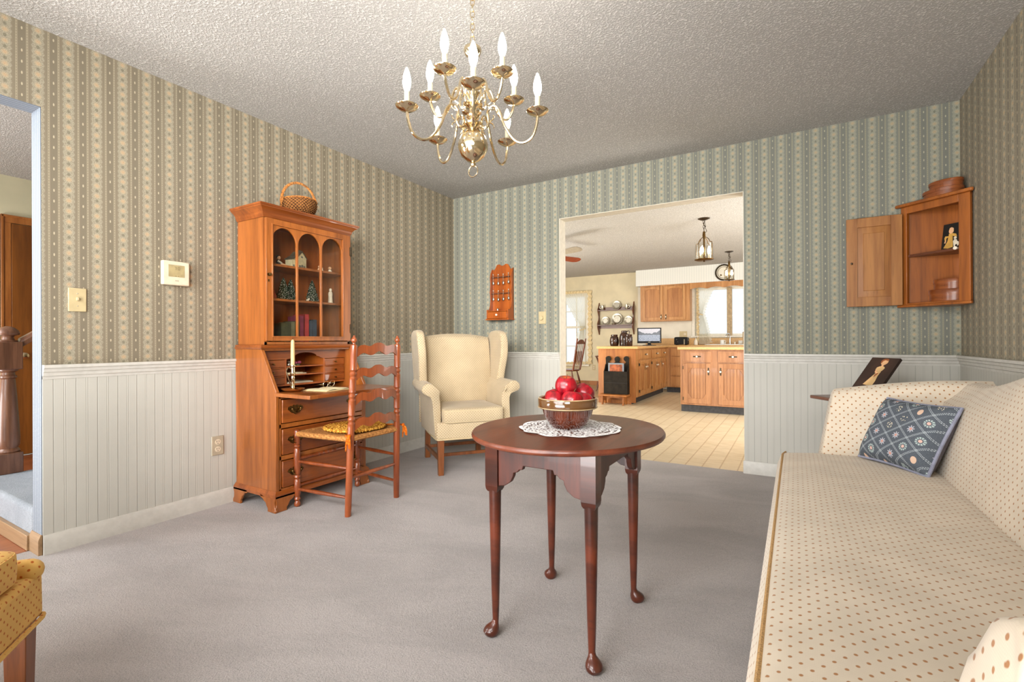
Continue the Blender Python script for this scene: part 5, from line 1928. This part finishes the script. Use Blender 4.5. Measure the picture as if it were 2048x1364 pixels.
CW = (M['oak'], M['oak'], M['oak_panel'])
CR_ = (M['oak_red'], M['oak_red'], M['oak_red'])
PX = .880
GP = 'oak base cabinets along the peninsula'
u1 = base_unit('oak peninsula base cabinet nearest the magazine rack', (PX, 3.42, 0), PI / 2, .90,
               [('drawer', .17, .86, .690, .830, 1), ('door', .17, .505, .125, .665, 1), ('door', .525, .86, .125, .665, -1)], CW, None, depth=.60)
obj('end_panel', MB().box(-.006, .0, -.002, .602, .02, .856), M['casing'], u1)
obj('end_moulding', MB().prism([(.602, 0), (.602, .09), (.575, .09), (.55, .075), (.52, .06), (.10, .05), (.06, 0)], -.014, -.004, 'x'), M['casing'], u1, bev=.003)
base_unit('middle oak base cabinet in the peninsula row', (PX, 4.32, 0), PI / 2, .67,
          [('drawer', .03, .64, .690, .830, 1), ('door', .03, .33, .125, .665, 1), ('door', .345, .64, .125, .665, -1)], CW, None, depth=.60)
base_unit('oak base cabinet in the inner corner of the peninsula', (PX, 4.99, 0), PI / 2, .45,
          [('drawer', .02, .40, .690, .830, 1), ('door', .02, .40, .125, .665, -1)], CW, None, depth=.60)
base_unit('oak four drawer base cabinet beside the kitchen corner', (PX + .001, 5.45, 0), 0, .82,
          [('drawer', .08, .79, .690, .830, 0), ('drawer', .08, .79, .505, .675, 0), ('drawer', .08, .79, .320, .490, 0), ('drawer', .08, .79, .125, .305, 0)], CW, None, depth=.70)
base_unit('oak sink base cabinet under the kitchen window', (1.705, 5.45, 0), 0, 1.20,
          [('door', .03, .58, .125, .83, 1), ('door', .60, 1.17, .125, .83, -1)], CW, None, depth=.70)
isl = base_unit('reddish oak island cabinet with two drawers over beaded doors', (1.632, 2.975, 0), 0, 1.32,
                [('drawer', .040, .405, .690, .835, 1), ('drawer', .485, .85, .690, .835, 1), ('door', .040, .395, .125, .668, 1), ('door', .490, .85, .125, .668, -1),
                 ('drawer', .90, 1.28, .690, .835, 1), ('door', .90, 1.28, .125, .668, -1)], CR_, None, depth=.60)
tag(obj('island_worktop', MB().box(1.600, 3.0, 2.940, 3.62, .856, .893), M['counter'], bev=.004), 'tan laminate worktop on the kitchen island', 'worktop')
wt = MB()
wt.box(.262, .925, 3.385, 5.42, .856, .895).box(.262, 3.9, 5.42, KY - .002, .856, .895)
wt.box(.30, 3.9, KY - .022, KY - .002, .895, 1.030)
tag(obj('worktop', wt, M['counter'], bev=.004), 'L-shaped tan laminate worktop with backsplash along the kitchen wall', 'worktop')

up_ = thing('wall_cabinet', 'oak two door wall cabinet hanging under the soffit', 'cabinet', (.250, 5.965, 1.376))
obj('carcass', MB().box(0, .976, 0, KY - 5.967, 0, .735), M['oak'], up_, bev=.003)
for x0, x1, s_ in ((.045, .455, 1), (.485, .895, -1)):
    m = MB()
    m.box(x0, x0 + .055, -.018, -.0005, .022, .705).box(x1 - .055, x1, -.018, -.0005, .022, .705).box(x0 + .055, x1 - .055, -.018, -.0005, .022, .08)
    tp_ = [(x0 + .055, .705), (x0 + .055, .628), (x0 + .085, .628), (x0 + .11, .642)] + [((x0 + x1) / 2 - .09 * cos(PI * i / 10), .648 + .010 * sin(PI * i / 10)) for i in range(11)] + [(x1 - .11, .642), (x1 - .085, .628), (x1 - .055, .628), (x1 - .055, .705)]
    m.prism(tp_, -.018, -.0005, 'y')
    d = obj('door', m, M['oak'], up_, bev=.003)
    obj('door_panel', MB().box(x0 + .05, x1 - .05, -.010, -.0005, .07, .665), M['oak_panel'], d)
    obj('pull', pull(MB(), x1 - .032 if s_ > 0 else x0 + .032, .085, True, -.018), [M['iron'], M['porcelain']], d)
vp = [(1.2275, 2.111), (1.2275, 2.0)]
for i in range(61):
    x = 1.2275 + 1.90 * i / 60
    vp.append((x, 1.985 + .030 * abs(sin((x - 1.2275) / .31 * PI)) + (.0 if i else 0)))
vp += [(3.1275, 2.111)]
tag(obj('window_valance', MB().prism(vp, 5.966, 5.985, 'y'), M['oak'], bev=.002), 'scalloped oak valance board across the top of the sink window', 'valance')

# wall things in the kitchen
ku = thing('wall_outlet', 'beige double outlet plate on the kitchen wall behind the toaster', 'outlet', (1.052, KY, 1.112))
obj('plate', MB().box(-.075, .075, -.006, 0, -.060, .060), M['almond'], ku, bev=.003)
obj('receptacle', MB().lathe([(.022, 0), (.020, -.004), (0, -.005)], (.03, -.005, 0), 16, axis='y'), M['ivory'], ku)
ku = thing('wall_outlet', 'beige outlet plate low on the nook wall', 'outlet', (-.862, KY, .393))
obj('plate', MB().box(-.037, .037, -.006, 0, -.060, .060), M['almond'], ku, bev=.003)
obj('receptacle', MB().box(-.015, .015, -.009, -.005, .008, .034).box(-.015, .015, -.009, -.005, -.034, -.008), M['ivory'], ku, bev=.002)

wr = thing('round_wall_plaque', 'round pale plaque with dark rim on the soffit behind the far lantern', 'wall plaque', (1.842, 5.968, 2.272))
obj('rim', MB().tube([(.142 * cos(2 * PI * i / 40), -.014, .142 * sin(2 * PI * i / 40)) for i in range(40)], .020, 8, closed=True, flat=.6), M['iron'], wr)
obj('plaque_face', MB().lathe([(.140, 0), (.140, -.008), (.10, -.012), (0, -.012)], (0, 0, 0), 40, axis='y'), M['kwall_white'], wr)
obj('raised_bead', MB().tube([(.106 * cos(2 * PI * i / 40), -.012, .106 * sin(2 * PI * i / 40)) for i in range(40)], .004, 6, closed=True).lathe([(.016, -.012), (.016, -.020), (0, -.022)], (-.05, 0, -.05), 12, axis='y'), M['brass_dark'], wr)

# plate shelf
ps = thing('plate_shelf', 'dark wooden wall shelf with scrolled sides holding pewter plates', 'wall shelf', (-.735, KY, 1.12))
sd = [(0, .705), (-.018, .70), (-.030, .66), (-.060, .60), (-.110, .565), (-.115, .525), (-.085, .47), (-.055, .40), (-.060, .33), (-.100, .28), (-.130, .235), (-.130, .185), (-.105, .130), (-.060, .07), (-.02, .0), (0, 0)]
for x0 in (0, .772):
    obj('side_board', MB().prism(sd, x0, x0 + .018, 'x'), M['walnut'], ps, bev=.002)
for zz, dp in ((.520, .110), (.195, .128)):
    obj('shelf_board', MB().box(.018, .772, -dp, -.001, zz, zz + .016), M['walnut'], ps)
obj('back_rail', MB().box(.018, .772, -.014, -.001, .536, .60), M['walnut'], ps)
obj('back_rail', MB().box(.018, .772, -.014, -.001, .135, .195), M['walnut'], ps)


def plate(label, x, z, r, y=-.045):
    t = thing('pewter_plate', label, 'plate', (-.735 + x, KY + y, 1.12 + z + r * .985), 0, 'pewter plates on the wall shelf')
    m = MB()
    m.X = Matrix.Rotation(-.16, 4, 'X')
    m.lathe([(r * .62, .012), (r * .64, .004), (r * .98, -.004), (r, -.006), (r, -.010), (r * .97, -.010), (r * .66, -.001), (r * .6, .006), (0, .008)], (0, 0, 0), 32, axis='y')
    obj('plate_body', m, M['pewter'], t, ang=30)
    m = MB()
    m.X = Matrix.Rotation(-.16, 4, 'X')
    m.tube([(r * .965 * cos(2 * PI * i / 36), -.010, r * .965 * sin(2 * PI * i / 36)) for i in range(36)], .0035, 6, closed=True)
    obj('rim_bead', m, M['pewter'], t)
    return t


plate('pewter plate standing alone on the upper board of the wall shelf', .415, .536, .098)
plate('pewter plate at the left of the lower shelf board', .160, .211, .092)
plate('largest pewter plate, middle of the lower shelf board', .420, .211, .126)
plate('pewter plate at the right of the lower shelf board', .668, .211, .094)


def tankard(label, x, s_):
    t = thing('pewter_mug', label, 'mug', (-.735 + x, KY - .065, 1.12 + .536), 0, 'pewter mugs on the wall shelf')
    obj('mug_body', MB().lathe([(.036, 0), (.038, .004), (.034, .012), (.032, .10), (.035, .108), (.031, .108), (.029, .02), (0, .015)], seg=20), M['pewter'], t)
    obj('handle', MB().tube(bez([(s_ * .032, 0, .090), (s_ * .058, 0, .085), (s_ * .060, 0, .05), (s_ * .034, 0, .025)], 14), .005, 6), M['pewter'], t)


tankard('pewter mug at the left end of the upper shelf board', .100, -1)
tankard('pewter mug at the right end of the upper shelf board', .640, 1)
t = thing('pewter_porringer', 'low pewter porringer in front of the largest plate', 'bowl', (-.735 + .375, KY - .100, 1.12 + .211))
obj('bowl_body', MB().lathe([(.025, 0), (.040, .008), (.048, .028), (.050, .032), (.046, .032), (.036, .01), (0, .006)], seg=20), M['pewter'], t)
obj('ear_handle', MB().box(-.072, -.046, -.012, .012, .026, .030), M['pewter'], t, bev=.003)

# crocks on the peninsula
CT = .8955


def crock(name, label, x, y, prof, handle=None):
    t = thing(name, label, 'jug' if handle else 'jar', (x, y, CT))
    obj('pot', MB().lathe(prof, seg=28), M['jug'], t)
    if handle:
        obj('handle', MB().tube(bez(handle, 16), .009, 8), M['jug'], t)
    obj('mouth_rim', MB().lathe([(prof[-3][0] * 1.0, prof[-3][1] - .004), (prof[-3][0] * 1.12, prof[-3][1]), (prof[-3][0] * 1.0, prof[-3][1] + .006)], seg=24), M['jug'], t)
    return t


crock('stoneware_jar', 'squat brown stoneware jar at the left end of the peninsula', .372, 3.93, [(.058, 0), (.066, .006), (.077, .05), (.078, .10), (.068, .145), (.054, .165), (.056, .172), (.058, .186), (.050, .186), (.046, .16), (0, .15)])
crock('stoneware_jug', 'tall brown stoneware jug with ear handle, the middle of three', .528, 3.97, [(.070, 0), (.077, .006), (.081, .09), (.079, .15), (.068, .195), (.048, .222), (.044, .236), (.048, .250), (.040, .252), (.03, .22), (0, .21)],
      [(.046, 0, .242), (.082, 0, .250), (.090, 0, .215), (.068, 0, .188)])
crock('stoneware_jar', 'straight brown stoneware jar at the right of the jug', .640, 3.86, [(.056, 0), (.060, .006), (.063, .10), (.062, .15), (.052, .165), (.054, .176), (.056, .186), (.048, .186), (.044, .16), (0, .15)])
tag(obj('power_cord', MB().tube(bez([(.30, 4.02, CT + .008), (.318, 4.06, CT + .03), (.325, 4.10, CT + .07), (.318, 4.13, CT + .05), (.31, 4.16, CT + .006)], 16), .005, 6), M['black']), 'short black power cord looping behind the brown jars', 'cord')

tv = thing('television', 'small black flat television showing a mountain lake on the peninsula', 'television', (.705, 4.90, CT), rz=.22)
obj('stand', MB().lathe([(.0001, .0), (.12, 0), (.12, .008), (.03, .016), (.0001, .017)], seg=28, sy=.65).box(-.03, .03, .0, .03, .010, .07), M['black'], tv, ang=30)
obj('tv_frame', MB().box(-.212, .212, -.020, .030, .040, .322), M['black'], tv, bev=.006)
obj('screen', MB().box(-.190, .190, -.0215, -.0198, .080, .304), M['tv'], tv)
obj('maker_mark', MB().box(-.018, .018, -.0212, -.0198, .058, .064).lathe([(.006, 0), (.006, -.0008), (0, -.001)], (.19, -.020, .066), 10, axis='y'), M['pewter'], tv)

to = thing('toaster', 'black two slice toaster with chrome knobs by the backsplash', 'toaster', (1.105, 5.76, CT))
tpoly = [(-.118, .008), (.118, .008), (.124, .02), (.124, .110)] + [(.124 - .03 + .03 * cos(a), .125 + .030 * sin(a)) for a in (.2, .6, 1.0, 1.4)] + [(-.094 - .03 * cos(a), .125 + .030 * sin(a)) for a in (1.4, 1.0, .6, .2)] + [(-.124, .110), (-.124, .02)]
obj('body', MB().prism(tpoly, -.085, .085, 'y'), M['black'], to, bev=.008)
for q in (-.10, .07):
    obj('foot', MB().box(q, q + .03, -.06, .06, 0, .009), M['black'], to)
obj('slots', MB().box(-.09, .06, -.040, -.018, .1535, .1565).box(-.09, .06, .018, .040, .1535, .1565), M['iron'], to)
obj('lever', MB().box(.124, .132, -.02, .02, .090, .104).box(-.090, -.074, -.0875, -.0845, .10, .116).box(-.06, -.05, -.0875, -.0845, .06, .07), M['chrome'], to, bev=.002)
obj('trim_band', MB().box(.055, .075, -.0875, -.0845, .015, .11), M['chrome'], to)

sb_ = thing('soap_bottle', 'clear pump soap bottle beside the toaster near the curtain', 'bottle', (1.358, 5.80, CT))
obj('bottle_body', MB().lathe([(.034, 0), (.038, .006), (.036, .05), (.030, .085), (.014, .100), (.012, .112), (0, .112)], seg=20), M['porcelain'], sb_)
obj('pump', MB().tube([(0, 0, .11), (0, 0, .150), (.008, -.01, .156), (.028, -.02, .150)], .0045, 8).lathe([(.013, .108), (.013, .120), (.006, .124)], seg=12), M['pewter'], sb_)
sk = thing('kitchen_sink', 'white drop-in kitchen sink under the window', 'sink', (1.95, 5.80, CT))
rim_ = MB()
rim_.loft([[(.41 * c_ * k_, .25 * s_ * k_, z) for c_, s_ in [(math.copysign(abs(cos(2 * PI * i / 40)) ** .25, cos(2 * PI * i / 40)), math.copysign(abs(sin(2 * PI * i / 40)) ** .25, sin(2 * PI * i / 40))) for i in range(40)]] for k_, z in ((1.0, 0), (1.0, .010), (.98, .014), (.90, .014), (.88, .008), (.86, .003))])
obj('sink_rim', rim_, M['white'], sk)
obj('drain', MB().lathe([(.05, .0035), (.05, .006), (0, .006)], seg=20), M['chrome'], sk)
fa = thing('faucet', 'chrome gooseneck faucet behind the kitchen sink', 'faucet', (1.93, 6.075, CT))
obj('faucet_base', MB().box(-.11, .11, -.025, .025, 0, .012).lathe([(.022, .012), (.018, .03), (.013, .05), (.012, .09)], seg=16), M['chrome'], fa, bev=.003)
obj('spout', MB().tube(bez([(0, 0, .06), (0, 0, .16), (-.01, -.02, .205), (-.03, -.08, .215), (-.05, -.13, .185), (-.052, -.14, .15)], 24), .011, 10), M['chrome'], fa)
for q in (-.085, .085):
    obj('tap_handle', MB().lathe([(.016, .012), (.012, .03), (.018, .045), (.016, .055), (0, .058)], (q, 0, 0), 14), M['porcelain'], fa)
hs_ = thing('paper_towel_stand', 'upright wooden towel stand at the right of the sink', 'towel stand', (2.165, 5.98, CT + .0145))
obj('rod', MB().tube([(0, 0, .01), (0, 0, .215)], .010, 10).ell((0, 0, .218), .014, 10, 8), M['mullion'], hs_)
obj('stand_base', MB().lathe([(.060, 0), (.060, .010), (.0001, .012)], seg=24), M['mullion'], hs_)
for i, (x, y, label) in enumerate(((1.80, 6.02, 'white mug left of the faucet'), (2.11, 6.09, 'white mug at the right of the faucet'))):
    t = thing('mug', label, 'mug', (x, y, CT + (.0145 if i == 0 else .001)), 0, 'white mugs by the sink')
    obj('mug_body', MB().lathe([(.032, 0), (.036, .004), (.038, .08), (.035, .08), (.032, .01), (0, .008)], seg=20), M['white'], t)
    obj('handle', MB().tube(bez([(.036, 0, .065), (.060, 0, .06), (.058, 0, .03), (.036, 0, .018)], 12), .005, 6), M['white'], t)

# magazine rack on its stool
ss = thing('step_stool', 'small reddish wooden step stool in front of the peninsula end', 'stool', (.588, 3.270, 0))
obj('stool_top', MB().box(-.225, .225, -.115, .115, .134, .156), M['casing'], ss, bev=.004)
for s_ in (-1, 1):
    obj('stool_leg', MB().prism([(-.10, 0), (-.055, 0), (-.035, .05), (0, .062), (.035, .05), (.055, 0), (.10, 0), (.085, .134), (-.085, .134)], s_ * .165 - .010, s_ * .165 + .010, 'x'), M['casing'], ss, bev=.002)
obj('stool_apron', MB().box(-.155, .155, -.012, .012, .10, .134), M['casing'], ss)
mr = thing('magazine_rack', 'dark painted magazine rack with scrolled back on the step stool', 'magazine rack', (.600, 3.398, .1565))
RW = .19
bpoly = [(-RW, 0), (RW, 0), (RW, .36), (RW - .004, .50), (RW, .565)] + [(RW - .045 + .045 * cos(a), .545 + .042 * sin(a)) for a in (.5, 1.0, 1.6, 2.2, 2.8, 3.4, 4.0)] + [(RW - .048, .495), (.105, .455), (.065, .47)] + \
    [(.046 * cos(a), .535 + .048 * sin(a)) for a in (-.9, -.3, .3, .9, PI / 2)]
bpoly = bpoly + [(-x, z) for x, z in bpoly[::-1] if x > 1e-6][:-0 or None]
seen = []
for p_ in bpoly[2:]:
    if p_ not in seen:
        seen.append(p_)
obj('back_board', MB().prism([(RW, 0)] + seen[:-1] + ([] if seen[-1] == (-RW, 0) else [seen[-1]]) + [(-RW, 0)], -.012, 0, 'y'), M['blackgreen'], mr)
obj('front_board', MB().box(-RW, RW, -.112, -.100, .0, .352), M['blackgreen'], mr, bev=.004)
for s_ in (-1, 1):
    obj('side_board', MB().prism([(-.101, 0), (-.011, 0), (-.011, .46), (-.03, .455), (-.06, .40), (-.101, .352)], s_ * (RW - .010), s_ * RW, 'x'), M['blackgreen'], mr, bev=.001)
obj('bottom_board', MB().box(-RW + .01, RW - .01, -.101, -.011, 0, .012), M['blackgreen'], mr)
obj('front_groove', MB().box(-RW + .001, RW - .001, -.1135, -.1118, .170, .176), M['dark'], mr)
mg = thing('magazine', 'glossy magazine with a brown cover picture standing in the rack', 'magazine', (.600, 3.325, .1690))
obj('cover', MB().box(-.125, .125, -.004, .004, 0, .468), M['mag'], mg)
obj('pages', MB().box(-.122, .122, -.003, .012, .002, .462), M['pages'], mg)

# ------------------------------------------------------------------ hanging lanterns


def lantern(label, loc, r, zt, zb, n_c):
    t = thing('hanging_lantern', label, 'pendant light', loc)
    zc = H - loc[2]
    obj('canopy', MB().lathe([(.010, zc - .024), (.03, zc - .020), (.066, zc - .006), (.068, zc - .001)], seg=24), M['iron'], t)
    ch_ = MB()
    z = zc - .035
    i = 0
    while z > zt + .145:
        ch_.tube([(.011 * cos(a) * cos(i * PI / 2), .011 * cos(a) * sin(i * PI / 2), z + .020 * sin(a)) for a in [2 * PI * q / 12 for q in range(12)]], .003, 5, closed=True)
        z -= .032
        i += 1
    ch_.tube(bez([(.002, 0, zc - .03), (.02, .01, (zc + zt) / 2 + .05), (-.012, .01, (zc + zt) / 2 + .1), (.03, 0, zt + .15), (.004, 0, zt + .14)], 20), .003, 5)
    obj('chain', ch_, M['iron'], t)
    fr_ = MB()
    fr_.lathe([(.016, zt + .075), (.018, zt + .10), (.014, zt + .145), (.010, zt + .15)], seg=12)
    fr_.tube([(0, 0, zb + .01), (0, 0, zt + .09)], .011, 8)
    for q in range(4):
        a = PI / 4 + q * PI / 2 + .35
        fr_.tube(bez([(r * cos(a), r * sin(a), zb), (r * cos(a), r * sin(a), zt), (r * .8 * cos(a), r * .8 * sin(a), zt + .012), (r * .55 * cos(a), r * .55 * sin(a), zt + .055), (.012 * cos(a), .012 * sin(a), zt + .085)], 20), .0040, 6)
    fr_.lathe([(.0001, zb - .010), (r * .8, zb - .010), (r * 1.05, zb), (r * 1.05, zb + .006), (.0001, zb + .006)], seg=28)
    fr_.lathe([(.0001, zb - .026), (.012, zb - .022), (.006, zb - .010)], seg=10)
    obj('lantern_frame', fr_, M['brass_dark'], t)
    obj('glass_shade', MB().lathe([(r * .97, zb + .007), (r * .97, zt), (r * .955, zt), (r * .955, zb + .007)], seg=32), M['lantern_glass'], t)
    for q in range(n_c):
        a = 2 * PI * q / n_c + .3
        x, y = r * .52 * cos(a), r * .52 * sin(a)
        cs_ = obj('candle_sleeve', MB().lathe([(.012, zb + .006), (.010, zb + .014), (.009, zb + .07)], (x, y, 0), 12), M['sleeve'], t)
        obj('candle_bulb', MB().lathe([(.006, zb + .068), (.014, zb + .088), (.017, zb + .108), (.012, zb + .140), (.004, zb + .162), (0, zb + .166)], (x, y, 0), 12), M['bulb_k'], cs_)
    return t


lantern('brass candle lantern hanging in the kitchen, nearer one', (2.070, 2.190, 0), .104, 2.135, 1.945, 3)
lantern('smaller brass candle lantern hanging by the sink window, farther one', (2.074, 4.670, 0), .080, 2.130, 1.975, 2)

fn_ = thing('ceiling_fan', 'ceiling fan with long paddle blades past the kitchen opening', 'ceiling fan', (-.047, 2.208, 2.18), rz=-.382)
obj('motor', MB().lathe([(.03, .26), (.06, .255), (.06, .235), (.02, .225), (.015, .12), (.06, .11), (.11, .09), (.115, .03), (.09, .0), (.05, -.03), (.03, -.04), (0, -.042)], seg=28), M['brass_dark'], fn_)
for q in range(4):
    bl_ = MB()
    bl_.X = Matrix.Rotation(q * PI / 2, 4, 'Z') @ Matrix.Rotation(-.30, 4, 'X')
    bl_.prism([(.16, -.048), (.22, -.058), (.60, -.072), (.665, -.050), (.690, -.0), (.665, .050), (.60, .072), (.22, .058), (.16, .048)], .016, .024, 'z')
    b1 = obj('blade', bl_, M['fan_glare'] if q in (0, 2) else M['fan_wood'], fn_, bev=.002)
    ir = MB()
    ir.X = Matrix.Rotation(q * PI / 2, 4, 'Z')
    ir.box(.09, .22, -.016, .016, .024, .032)
    obj('blade_iron', ir, M['brass_dark'], b1)

# ------------------------------------------------------------------ chairs in the nook
wc = thing('windsor_chair', 'tall reddish arrow-back chair in the nook seen past the opening', 'chair', (-.735, 4.52, 0))
obj('seat', MB().lathe([(.0001, .415), (.195, .415), (.215, .425), (.215, .440), (.19, .448), (.0001, .444)], seg=32, sx=1.0, sy=.95), M['windsor'], wc)
for sx_ in (-1, 1):
    for sy_ in (-1, 1):
        a, b_ = Vector((sx_ * .12, sy_ * .12, .42)), Vector((sx_ * .205, sy_ * .19, 0))
        pts = [a + (b_ - a) * q for q in (0, .15, .3, .45, .55, .6, .7, .85, 1)]
        obj('leg', MB().tube(pts, [.011, .013, .018, .020, .012, .019, .018, .014, .010], 10), M['windsor'], wc)
obj('stretcher', MB().tube([(-.165, -.15, .18), (-.165, .15, .18)], .010, 8).tube([(.165, -.15, .18), (.165, .15, .18)], .010, 8), M['windsor'], wc)
for y0, y1 in ((-.165, -.205), (.165, .205)):
    obj('back_post', MB().tube([(.165, y0, .43), (.215, (y0 + y1) / 2, .70), (.275, y1, 1.03)], [.017, .018, .014], 10, flat=.8), M['windsor'], wc)
crest = [(-.20, -.030)] + [(-.20, .012), (-.14, .012), (-.09, .045), (-.03, .058), (.03, .058), (.09, .045), (.14, .012), (.20, .012)] + [(.20, -.030)]
m = MB()
m.X = Matrix.Translation((.262, 0, .955)) @ Matrix.Rotation(.19, 4, 'Y')
m.prism(crest, -.010, .010, 'x')
obj('crest_rail', m, M['windsor'], wc, bev=.003)
for i in range(4):
    y = -.10 + i * .0667
    obj('arrow_spindle', MB().tube([(.170, y, .44), (.188, y * 1.05, .55), (.195, y * 1.08, .60), (.225, y * 1.15, .78), (.229, y * 1.16, .80), (.258, y * 1.22, .94)], [.006, .008, .017, .019, .008, .006], 8, up=(1, 0, 0), flat=.5), M['windsor'], wc)

cp = thing('captains_chair', 'dark low-armed chair mostly behind the peninsula end', 'chair', (-.130, 5.20, 0))
obj('seat', MB().lathe([(.0001, .415), (.20, .415), (.215, .425), (.215, .440), (.19, .448), (.0001, .444)], seg=32), M['windsor'], cp)
obj('arm_rail', MB().tube([(.295 * cos(a), .27 * sin(a), .680) for a in [PI * (.5 - .15) + PI * 1.3 * i / 24 for i in range(25)]], .020, 8, flat=.6, up=(0, 0, 1)), M['windsor'], cp)
for i in range(9):
    a = PI * .38 + PI * 1.24 * i / 8
    obj('spindle', MB().tube([(.185 * cos(a), .18 * sin(a), .435), (.24 * cos(a), .225 * sin(a), .56), (.290 * cos(a), .265 * sin(a), .678)], [.009, .015, .008], 8), M['windsor'], cp)
for sx_ in (-1, 1):
    for sy_ in (-1, 1):
        a, b_ = Vector((sx_ * .13, sy_ * .12, .42)), Vector((sx_ * .235, sy_ * .19, 0))
        pts = [a + (b_ - a) * q for q in (0, .15, .3, .45, .55, .6, .7, .85, 1)]
        obj('leg', MB().tube(pts, [.011, .014, .019, .022, .012, .020, .018, .014, .009], 10), M['windsor'], cp)
obj('stretcher', MB().tube([(-.18, -.15, .19), (-.18, .15, .19)], .010, 8).tube([(.18, -.15, .19), (.18, .15, .19)], .010, 8), M['windsor'], cp)

# ------------------------------------------------------------------ light


def area(name, loc, rot, sx_, sy_, power, col=(1, 1, 1), aim=None, spread=None):
    L = bpy.data.lights.new(name, 'AREA')
    L.shape = 'RECTANGLE'
    L.size, L.size_y, L.energy, L.color = sx_, sy_, power, col
    o = bpy.data.objects.new(name, L)
    COL.objects.link(o)
    o.location, o.rotation_euler = loc, rot
    if aim is not None:
        o.rotation_euler = (Vector(aim) - Vector(loc)).to_track_quat('-Z', 'Y').to_euler()
    if spread:
        L.spread = math.radians(spread)
    return o


world = bpy.data.worlds.new('daylight')
SC.world = world
world.use_nodes = True
bg = world.node_tree.nodes['Background']
bg.inputs['Color'].default_value = (0.86, 0.93, 1.0, 1)
bg.inputs['Strength'].default_value = 1.3

R_ = math.radians
area('front_window_light', ((WX0 + WX1) / 2, YF - .25, 1.45), (R_(90), 0, 0), 2.3, 1.4, 120, (.96, .98, 1.0))
area('front_high_fill', (1.6, -5.0, 2.36), (0, 0, 0), 2.4, .8, 62, (1.0, .98, .97), (.9, -.2, 1.0), 95)  # added soft fill high behind the camera, no real fixture
area('front_right_fill', (3.5, -5.2, 1.9), (0, 0, 0), 1.0, 1.2, 34, (1.0, .98, .96), (.1, -.2, 1.5), 58)  # added lamp that brightens the far left wall and corner
area('floor_bounce_fill', (1.6, -4.9, .2), (0, 0, 0), 2.6, 1.0, 82, (1.0, .985, .975), (1.9, -1.2, 2.44), 110)  # added upward lamp, stands in for floor bounce on the ceiling
area('kitchen_left_fill', (-1.7, 1.9, 1.9), (0, 0, 0), 1.8, 1.6, 80, (1.0, .97, .92), (1.2, 4.0, .9))  # unseen fill added left of the opening to brighten the kitchen
area('kitchen_right_fill', (3.9, 2.8, 1.5), (0, 0, 0), 3.0, 1.9, 90, (1.0, .97, .92), (.6, 3.6, 1.2))  # another added fill, out of view by the right kitchen wall
area('kitchen_bounce_fill', (-1.3, 1.6, .15), (0, 0, 0), 1.6, 1.6, 140, (1.0, .97, .92), (.8, 3.6, 2.44))  # added lamp thrown upward to lighten the kitchen ceiling
area('kitchen_up_fill', (3.6, 1.2, .2), (0, 0, 0), 1.2, 1.2, 80, (1.0, .97, .93), (2.2, 2.6, 2.44))  # second added ceiling fill, out of view near the kitchen floor
area('hall_bounce_fill', (-1.5, -5.0, .3), (0, 0, 0), 1.2, 1.2, 95, (1, 1, 1.0), (-1.5, -2.4, 2.44))  # added fill aimed up to brighten the hall ceiling
area('hall_high_fill', (-1.5, -4.6, 2.2), (0, 0, 0), 1.4, 1.4, 70, (.97, .98, 1.0), (-1.2, -2.9, .8))  # unseen fill added for newel and stair, not a fixture

# ------------------------------------------------------------------ camera
F, YAW, PITCH, ROLL = 958.2196, .5342, .0015, -.0052
fwd = Vector((-sin(YAW) * cos(PITCH), cos(YAW) * cos(PITCH), sin(PITCH)))
r0 = Vector((cos(YAW), sin(YAW), 0))
u0 = r0.cross(fwd)
rr_ = r0 * cos(ROLL) + u0 * sin(ROLL)
uu_ = u0 * cos(ROLL) - r0 * sin(ROLL)
cam = bpy.data.cameras.new('camera')
co = bpy.data.objects.new('camera', cam)
COL.objects.link(co)
cam.sensor_fit = 'HORIZONTAL'
cam.sensor_width = 36
cam.lens = F * 36 / 2048
cam.clip_start = .03
m4 = Matrix((rr_, uu_, -fwd)).transposed().to_4x4()
m4.translation = Vector((3.0052, -3.9166, .9768))
co.matrix_world = m4
SC.camera = co

SC.view_settings.view_transform = 'Standard'
SC.view_settings.look = 'None'
SC.view_settings.exposure = 0.0
SC.cycles.use_denoising = True
SC.cycles.max_bounces = 8
SC.cycles.diffuse_bounces = 4
SC.cycles.transparent_max_bounces = 16
SC.cycles.caustics_reflective = False
SC.cycles.caustics_refractive = False
SC.cycles.sample_clamp_indirect = 4
